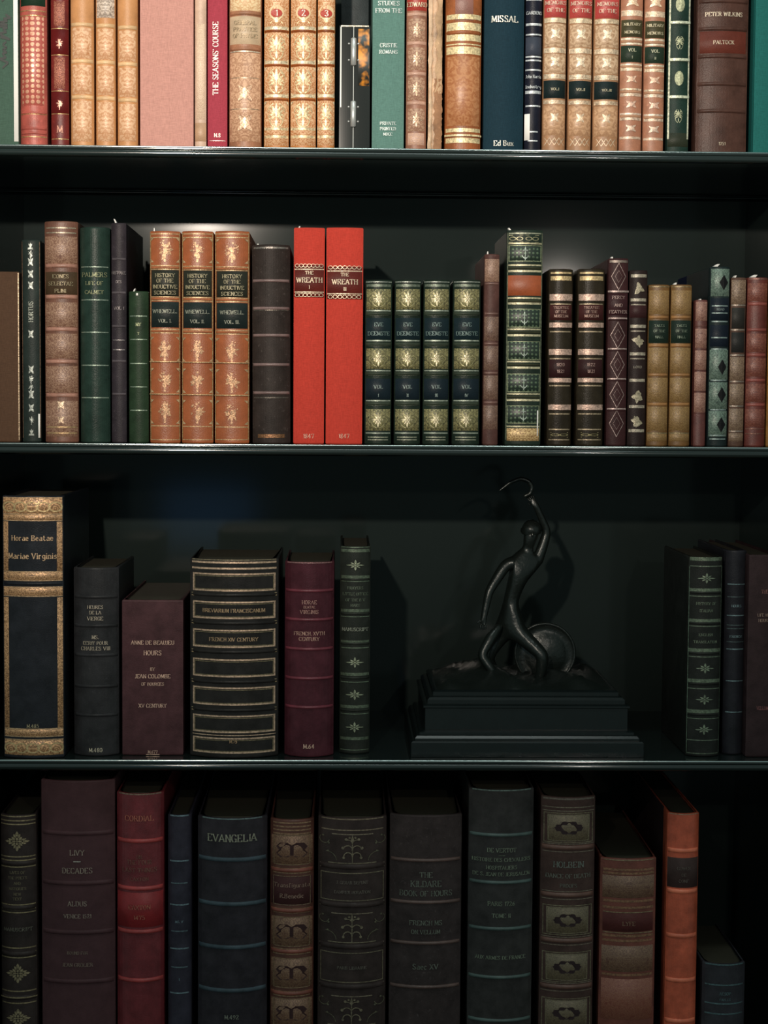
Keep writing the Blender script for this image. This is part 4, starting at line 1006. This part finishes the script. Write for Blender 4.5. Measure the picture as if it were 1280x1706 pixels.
    hand(e2, w2, (-.05, -.2, -1), (1, -.2, 0))
    h1 = add(L(862, 1052, -.006), .0105, pel); k1 = add(L(905, 1092, -.022), .0078, h1); c1 = add(L(902, 1118, -.018), .0068, k1); a1 = add(L(893, 1146, -.014), .0042, c1)
    f1 = add(L(888, 1153, -.022), .0042, a1); add(L(880, 1155, -.034), .0030, f1)
    h2 = add(L(836, 1052, .006), .0105, pel); k2 = add(L(812, 1095, .004), .0075, h2); c2 = add(L(822, 1118, .012), .0065, k2); a2 = add(L(833, 1143, .022), .0042, c2)
    f2 = add(L(824, 1150, .014), .0042, a2); add(L(812, 1153, .004), .0030, f2)
    skin('figure', P, Eg, Rd)
    # face and hair
    V, Fc = [], []; hc = Vector(L(886, 886, -.002))
    rr = random.Random(2)
    for i in range(9):
        for j in range(14):
            th = math.pi*(i/8)*.62; ph = 2*math.pi*j/14; q = .0112*(1+rr.uniform(-.06, .09))
            V.append((hc.x + q*math.sin(th)*math.cos(ph), hc.y+.0015 + q*math.sin(th)*math.sin(ph), hc.z + .0015 + q*math.cos(th)))
    for i in range(8):
        for j in range(14): Fc.append((i*14+j, (i+1)*14+j, (i+1)*14+(j+1) % 14, i*14+(j+1) % 14))
    link('hair', V, Fc, M_BRONZE, root)
    nose = [tuple(hc+Vector(v)) for v in ((0, -.0112, -.001), (-.0012, -.0092, -.0048), (.0012, -.0092, -.0048), (0, -.0125, -.0045), (0, -.009, .002))]
    link('nose', nose, [(0, 1, 3), (0, 3, 2), (1, 2, 3), (4, 1, 0), (4, 0, 2)], M_BRONZE, root)
    # curved blade held overhead
    pts = [L(x, y_, -.004) for x, y_ in ((872, 828), (884, 822), (887, 812), (882, 802), (868, 797), (850, 804), (832, 818))]
    skin('curved_blade', pts, [(i, i+1) for i in range(len(pts)-1)], [.0022, .0022, .0024, .0028, .0026, .0020, .0008], 2)
    # round shield resting behind the bent knee
    sc = Vector(L(908, 1088, .018)); rS = at(960, 1090, YC).x - at(908, 1090, YC).x
    V, Fc = [], []; rg = [(0, -.010), (.3, -.009), (.65, -.006), (.90, -.001), (.92, -.003), (1.0, -.003), (1.0, .001), (.9, .003), (.5, .0), (0, -.004)]
    n = 40
    for r, dy in rg:
        for i in range(n): V.append((sc.x + max(r, .01)*rS*math.cos(2*math.pi*i/n), sc.y+dy, sc.z + max(r, .01)*rS*math.sin(2*math.pi*i/n)))
    for l in range(len(rg)-1):
        for i in range(n): Fc.append((l*n+i, l*n+(i+1) % n, (l+1)*n+(i+1) % n, (l+1)*n+i))
    link('round_shield', V, Fc, M_BRONZE, root)
    # drapery falling from the hip and a coiled creature under foot
    pts = [L(835, 1040, -.010), L(818, 1062, -.018), L(802, 1092, -.022), L(815, 1110, -.026), L(826, 1128, -.026), L(808, 1140, -.030), L(786, 1132, -.028), L(775, 1143, -.020)]
    skin('drapery', pts, [(i, i+1) for i in range(len(pts)-1)], [.004, .0065, .006, .0050, .0052, .0050, .0046, .003], 2)
    pts = [L(912, 1148, -.030), L(932, 1138, -.028), L(950, 1143, -.020), L(968, 1130, -.010), L(974, 1142, 0), L(960, 1152, .005), L(935, 1152, .0)]
    skin('serpent', pts, [(i, i+1) for i in range(len(pts)-1)], [.0035, .0055, .006, .0055, .005, .004, .0025], 2)
statuette()

# ================================================================== BOTTOM ROW
og = (.62, .46, .26)
ops = [('O', yy, 17, 'cross', 20, (.58, .44, .26)) for yy in (1402, 1622, 1697)] + lines(1361, 1368, 1374, 1428, 1434, 1445, 1508, 1516, 1521, 1580, 1588, 1596, 1652, 1662, 1672, t=2, s=.95, g=og) + \
      [('T', yy, 4.5, s_, (.34, .26, .16), .8) for yy, s_ in ((1454, 'LIVES OF'), (1463, 'THE POETS'), (1472, 'AND'), (1481, 'HISTORIES'), (1490, 'NEW'), (1498, 'TEXT'))] + [('T', 1549, 6, 'MANUSCRIPT', (.30, .26, .2), .85)] + bnds(1439, 1513, 1590, 1663, hz=4)
book(4, 2, 62, 1355, (28, 30, 24), 'black book with gilt flower crosses at the left end of the bottom shelf', ops, b=.14, metal=.4, rough=.35)
lg = (.58, .42, .34)
book(4, 69, 193, 1298, (52, 36, 36), 'tallest plum-brown book on the bottom shelf, lettered LIVY DECADES',
     bnds(1389, 1472, 1554, 1636, hz=4) + [('T', 1421, 9, 'LIVY', lg, .4), ('L', 1436, 1.6, .10, (.8, .7, .6)), ('T', 1451, 9, 'DECADES', lg, .46), ('T', 1506, 8, 'ALDUS', lg, .4), ('T', 1527, 6.5, 'VENICE 1521', lg, .44), ('T', 1588, 5, 'BOUND FOR', (.42, .28, .22), .34), ('T', 1608, 6, 'JEAN GROLIER', (.42, .28, .22), .46)], b=.07, rough=.5, metal=.35, y=.0, var=.15)
cr = (.80, .24, .16)
book(4, 195, 274, 1318, (84, 26, 28), 'deep red leather book lettered CORDIAL on the bottom shelf',
     bnds(1402, 1481, 1553, 1634, hz=3.6, c=(130, 50, 46)) + [('T', 1364, 9, 'CORDIAL', cr, .74), ('T', 1428, 6, 'OR', (.40, .16, .12), .2), ('T', 1437, 7, 'THE FOUR', (.40, .16, .12), .5), ('T', 1450, 7, 'LAST THINGS', (.40, .16, .12), .8), ('T', 1465, 6, 'CAXTON', (.40, .16, .12), .55),
      ('K', 1488, 1546, (110, 22, 22), .96), ('T', 1512, 7, 'CAXTON', cr, .72), ('T', 1529, 7, '1475', cr, .4), ('L', 1324, 2.5, .9, (.5, .3, .22))], b=.16, rough=.35, metal=.35)
nb = (.34, .46, .52)
book(4, 280, 319, 1356, (24, 34, 42), 'narrow navy book with silvery lines, between the red CORDIAL and the black EVANGELIA',
     lines(1358, 1435, 1508, 1581, 1655, t=2.4, s=.8, g=nb) + lines(1472, 1552, 1612, t=2, s=.7, g=(.22, .30, .34)) + [('T', 1536, 4, 'MS. V', nb, .5), ('T', 1632, 4, 'I', nb, .2)], b=.2, metal=.35)
book(4, 329, 446, 1358, (18, 28, 30), 'broad black book with blue-grey raised bands lettered EVANGELIA',
     bnds(1433, 1507, 1579, 1651, hz=3.6, c=(40, 62, 66)) + [('T', 1397, 12, 'EVANGELIA', (.50, .48, .36), .74), ('T', 1695, 7, 'M.492', (.42, .42, .34), .28), ('L', 1361, 2, .85, (.3, .4, .4))], b=.12, rough=.28, metal=.3)
dm = leather(alb((34, 22, 18), 4), .2)
bp = tooled(alb((62, 36, 22), 4), (.30, .17, .10), 1.5, .5, .12, .3)
ops = []
for yy in (1417, 1553, 1622, 1689): ops += [('P', yy-24, yy+24, bp, .94), ('O', yy, 20, 'bow', 26, dm), ('F', yy-25, yy+25, 1.5, 5, (.55, .34, .2))]
ops += lines(1372, 1378, 1384, 1390, 1448, 1455, 1515, 1521, 1582, 1590, 1653, 1660, t=2.4, s=.86, g=(.60, .34, .20)) + [('K', 1462, 1508, (44, 24, 20), .94), ('T', 1475, 7, 'Transfigurata', (.55, .32, .24), .78), ('T', 1493, 7, 'R.Benedic', (.55, .32, .24), .6), ('F', 1460, 1509, 1.4, 4, (.45, .27, .18))] + bnds(1451, 1518, 1586, 1656, hz=3.5, c=(96, 54, 38))
book(4, 450, 523, 1362, (66, 40, 26), 'brown book with bow-shaped dark inlays in copper gilt panels, right of EVANGELIA', ops, b=.14, metal=.4)
tg_ = (.42, .33, .22)
ops = []
for yy in (1415, 1547, 1685): ops += [('O', yy, 24, 'tree', 24, tg_), ('O', yy, 24, 'swirl', 27, (.30, .26, .17)), ('L', yy-24, 1.6, .6, (.52, .40, .28)), ('L', yy+24, 1.6, .7, (.46, .36, .24))]
ops += [('F', 1455, 1502, 1.5, 3, tg_), ('F', 1588, 1638, 1.5, 3, tg_), ('T', 1471, 5, 'J. GERAR DEFUNT', (.30, .24, .2), .74), ('T', 1487, 5, 'DAMPIER HORATION', (.30, .24, .2), .74), ('T', 1613, 5, 'PARIS LIBRAIRIE', (.26, .22, .18), .6)] + lines(1366, 1384, t=1.8, s=.9, g=(.52, .38, .26)) + \
       [q for yy in (1445, 1509, 1578, 1645) for q in (('B', yy, 4.5), ('L', yy-3, 1.5, .94, (.52, .40, .3)), ('L', yy+3, 1.5, .94, (.42, .34, .26)))]
book(4, 529, 644, 1358, (32, 32, 26), 'broad dark book with gilt scrolling tree ornaments, mid bottom shelf', ops, b=.12, metal=.4, rough=.35)
kg = (.24, .25, .20)
book(4, 648, 769, 1355, (30, 32, 28), 'broad black-brown book lettered THE KILDARE BOOK OF HOURS',
     bnds(1434, 1504, 1572, 1645, hz=3, c=(66, 56, 48)) + [('T', 1458, 9, 'THE', kg, .22), ('T', 1473, 10, 'KILDARE', kg, .55), ('T', 1489, 9, 'BOOK OF HOURS', kg, .84), ('T', 1538, 8, 'FRENCH MS', kg, .56), ('T', 1553, 7, 'ON VELLUM', kg, .54), ('T', 1611, 9, 'Saec XV', kg, .5)], b=.08, wear=.3, rough=.5, metal=.2)
vg = (.32, .36, .26)
book(4, 779, 888, 1312, (26, 36, 32), 'tall dark green-black book lettered DE VERTOT, PARIS, TOME II',
     bnds(1392, 1471, 1548, 1629, 1701, hz=3, c=(48, 72, 66)) + [('T', 1417, 7, 'DE VERTOT', vg, .5), ('L', 1426, 1, .1, vg), ('T', 1433, 6, 'HISTOIRE DES CHEVALIERS', vg, .9), ('T', 1446, 6, 'HOSPITALIERS', vg, .55), ('T', 1457, 6, 'DE S. JEAN DE JERUSALEM', vg, .88),
      ('T', 1506, 7, 'PARIS 1726', vg, .42), ('T', 1526, 7, 'TOME II', vg, .34), ('T', 1596, 6, 'AUX ARMES DE FRANCE', vg, .76), ('L', 1316, 2, .9, (.28, .36, .32))], b=.1, metal=.3, rough=.32)
hp = tooled(alb((48, 42, 28), 4), (.22, .17, .10), 2.4, .5, .14, .2)
ops = []
for yy in (1380, 1534, 1612, 1689): ops += [('P', yy-22, yy+22, hp, .78), ('O', yy, 13, 'cartouche', 25, leather(alb((22, 20, 18), 4), .2)), ('F', yy-25, yy+25, 1.4, 3, (.4, .32, .2)), ('F', yy-22, yy+22, 1.2, 10, (.4, .32, .2))]
ops += [('T', 1441, 10, 'HOLBEIN', (.28, .29, .25), .74), ('T', 1460, 7, 'DANCE OF DEATH', (.28, .27, .22), .86), ('T', 1476, 6, 'PROOFS', (.26, .25, .2), .5)] + [q for yy in (1413, 1492, 1568, 1645) for q in (('B', yy, 4, (74, 56, 44)), ('L', yy-6, 1.4, .94, (.40, .30, .22)), ('L', yy+7, 1.4, .94, (.40, .30, .22)))] + lines(1346, 1352, t=1.6, g=(.36, .28, .2)) + [('L', 1332, 3, .94, (.32, .25, .2))]
book(4, 899, 990, 1325, (46, 38, 30), 'dark brown book with black ovals in gilt frames lettered HOLBEIN DANCE OF DEATH', ops, b=.1, metal=.3)
rp1 = tooled(alb((58, 34, 24), 4), (.26, .15, .09), 1.8, .5, .14, .15)
rp2 = tooled(alb((88, 38, 26), 4), (.30, .13, .08), 2.2, .5, .14, .1)
ops = [('P', 1460, 1497, rp1, .92), ('P', 1577, 1620, rp1, .92), ('P', 1632, 1700, rp2, .92), ('K', 1522, 1553, (58, 26, 20), .9), ('T', 1539, 7, 'LYFE', (.40, .22, .14), .4)] + lines(1450, 1456, 1502, 1513, 1560, 1568, 1625, t=4, s=.9, g=(.46, .22, .12)) + lines(1434, 1521, 1555, t=1.5, s=.88, g=(.5, .36, .2))
book(4, 998, 1092, 1428, (84, 46, 32), 'shorter reddish-brown tooled book beside the slim orange calf one', ops, b=.08, rough=.45, metal=.2)
ops = bnds(1418, 1486, 1560, 1634, 1702, hz=3.8, c=(180, 96, 66)) + [('K', 1430, 1480, (40, 34, 28), .96), ('T', 1447, 5, 'GOWER', (.22, .16, .13), .6), ('T', 1458, 5, 'DE', (.22, .16, .13), .3), ('T', 1468, 5, 'CONF', (.22, .16, .13), .5), ('L', 1355, 1.5, .9, (.8, .5, .32))]
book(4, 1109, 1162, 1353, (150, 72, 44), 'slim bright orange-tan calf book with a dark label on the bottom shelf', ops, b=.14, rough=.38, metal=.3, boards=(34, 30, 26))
tq = (.16, .26, .28)
book(4, 1169, 1241, 1602, (24, 36, 38), 'low blue-black book in the bottom right corner', lines(1606, 1642, 1673, 1690, t=2.4, s=.88, g=tq) + [('T', 1656, 5, 'AESOP', tq, .5), ('T', 1666, 4, 'FABLES', tq, .5)], b=.12, metal=.3)

# ================================================================== paper slips poking from book tops
def slip(row, xl, px, ytop, ybase, wpx, label, lean=.0):
    root, w, h, sp, d = BOOKS[(row, xl)]
    Yd = root.location.y + .006
    top = at(px, ytop, Yd).z; zb = SHELF[row] + h - .0028 + .0001
    x = at(px, ybase, Yd).x; hw = wpx/1600/2
    lim0, lim1 = root.location.x-w/2+.003, root.location.x+w/2-.003
    x = max(lim0+hw, min(lim1-hw, x))
    H = max(.0035, top - zb); t = .0003
    n = 4; V, Fc = [], []
    for i in range(n+1):
        z = H*i/n; sh = lean*H*(i/n)**2; q = hw*(1-.35*(i/n)**3)
        cy = -.0008*(i/n)**2
        V += [(-q+sh, cy-t, z), (q+sh, cy-t, z), (q+sh, cy+t+.016*(1-i/n*.6), z), (-q+sh, cy+t+.016*(1-i/n*.6), z)]
    for l in range(n):
        for i in range(4): Fc.append((l*4+i, l*4+(i+1) % 4, (l+1)*4+(i+1) % 4, (l+1)*4+i))
    Fc += [(3, 2, 1, 0), (n*4, n*4+1, n*4+2, n*4+3)]
    o = link('paper_slip', V, Fc, M_SLIP, loc=(x, Yd, zb), smooth=False)
    o['label'] = label; o['category'] = 'bookmark'; o['group'] = 'white paper slips in book tops'
for a in ((2, 186, 194, 365, 372, 2.6, 'tiny white slip on top of the tall narrow black book', -.3),
          (2, 215, 222, 481, 487, 2.6, 'tiny white slip on top of the short narrow green book', .3),
          (2, 250, 256, 380, 387, 2.4, 'tiny white slip on top of the first orange-tan book', 0),
          (2, 421, 430, 406, 411, 2.4, 'tiny white slip on top of the worn black-brown book', 0),
          (2, 489, 498, 377, 381, 3.0, 'tiny white slip on top of the narrower red cloth book', .2),
          (2, 843, 849, 380, 385, 4, 'tiny white slip at the top left of the tall anchor book', -.4),
          (2, 806, 811, 419, 425, 2, 'tiny white slip on top of the thin brown book left of the anchor book', 0),
          (2, 1012, 1018, 428, 433, 4, 'tiny white slip on top of the plum diamond book', 0),
          (2, 1116, 1121, 471, 477, 4.5, 'white slip on top of the right mustard-tan book', .3),
          (2, 1157, 1166, 498, 502, 4, 'tiny white slip on top of the slim rust-brown book', .2),
          (2, 1181, 1187, 440, 447, 7, 'white slip leaning from the top of the dark teal lozenge book', .7),
          (2, 1216, 1220, 459, 465, 4, 'tiny white slip on top of the slim light brown two-label book', .3),
          (2, 1243, 1250, 458, 465, 9, 'widest white slip, on top of the red-brown banded book', .6),
          (2, 1279, 1284, 457, 467, 7, 'white slip on top of the ochre book at the right edge', .5)):
    slip(*a)
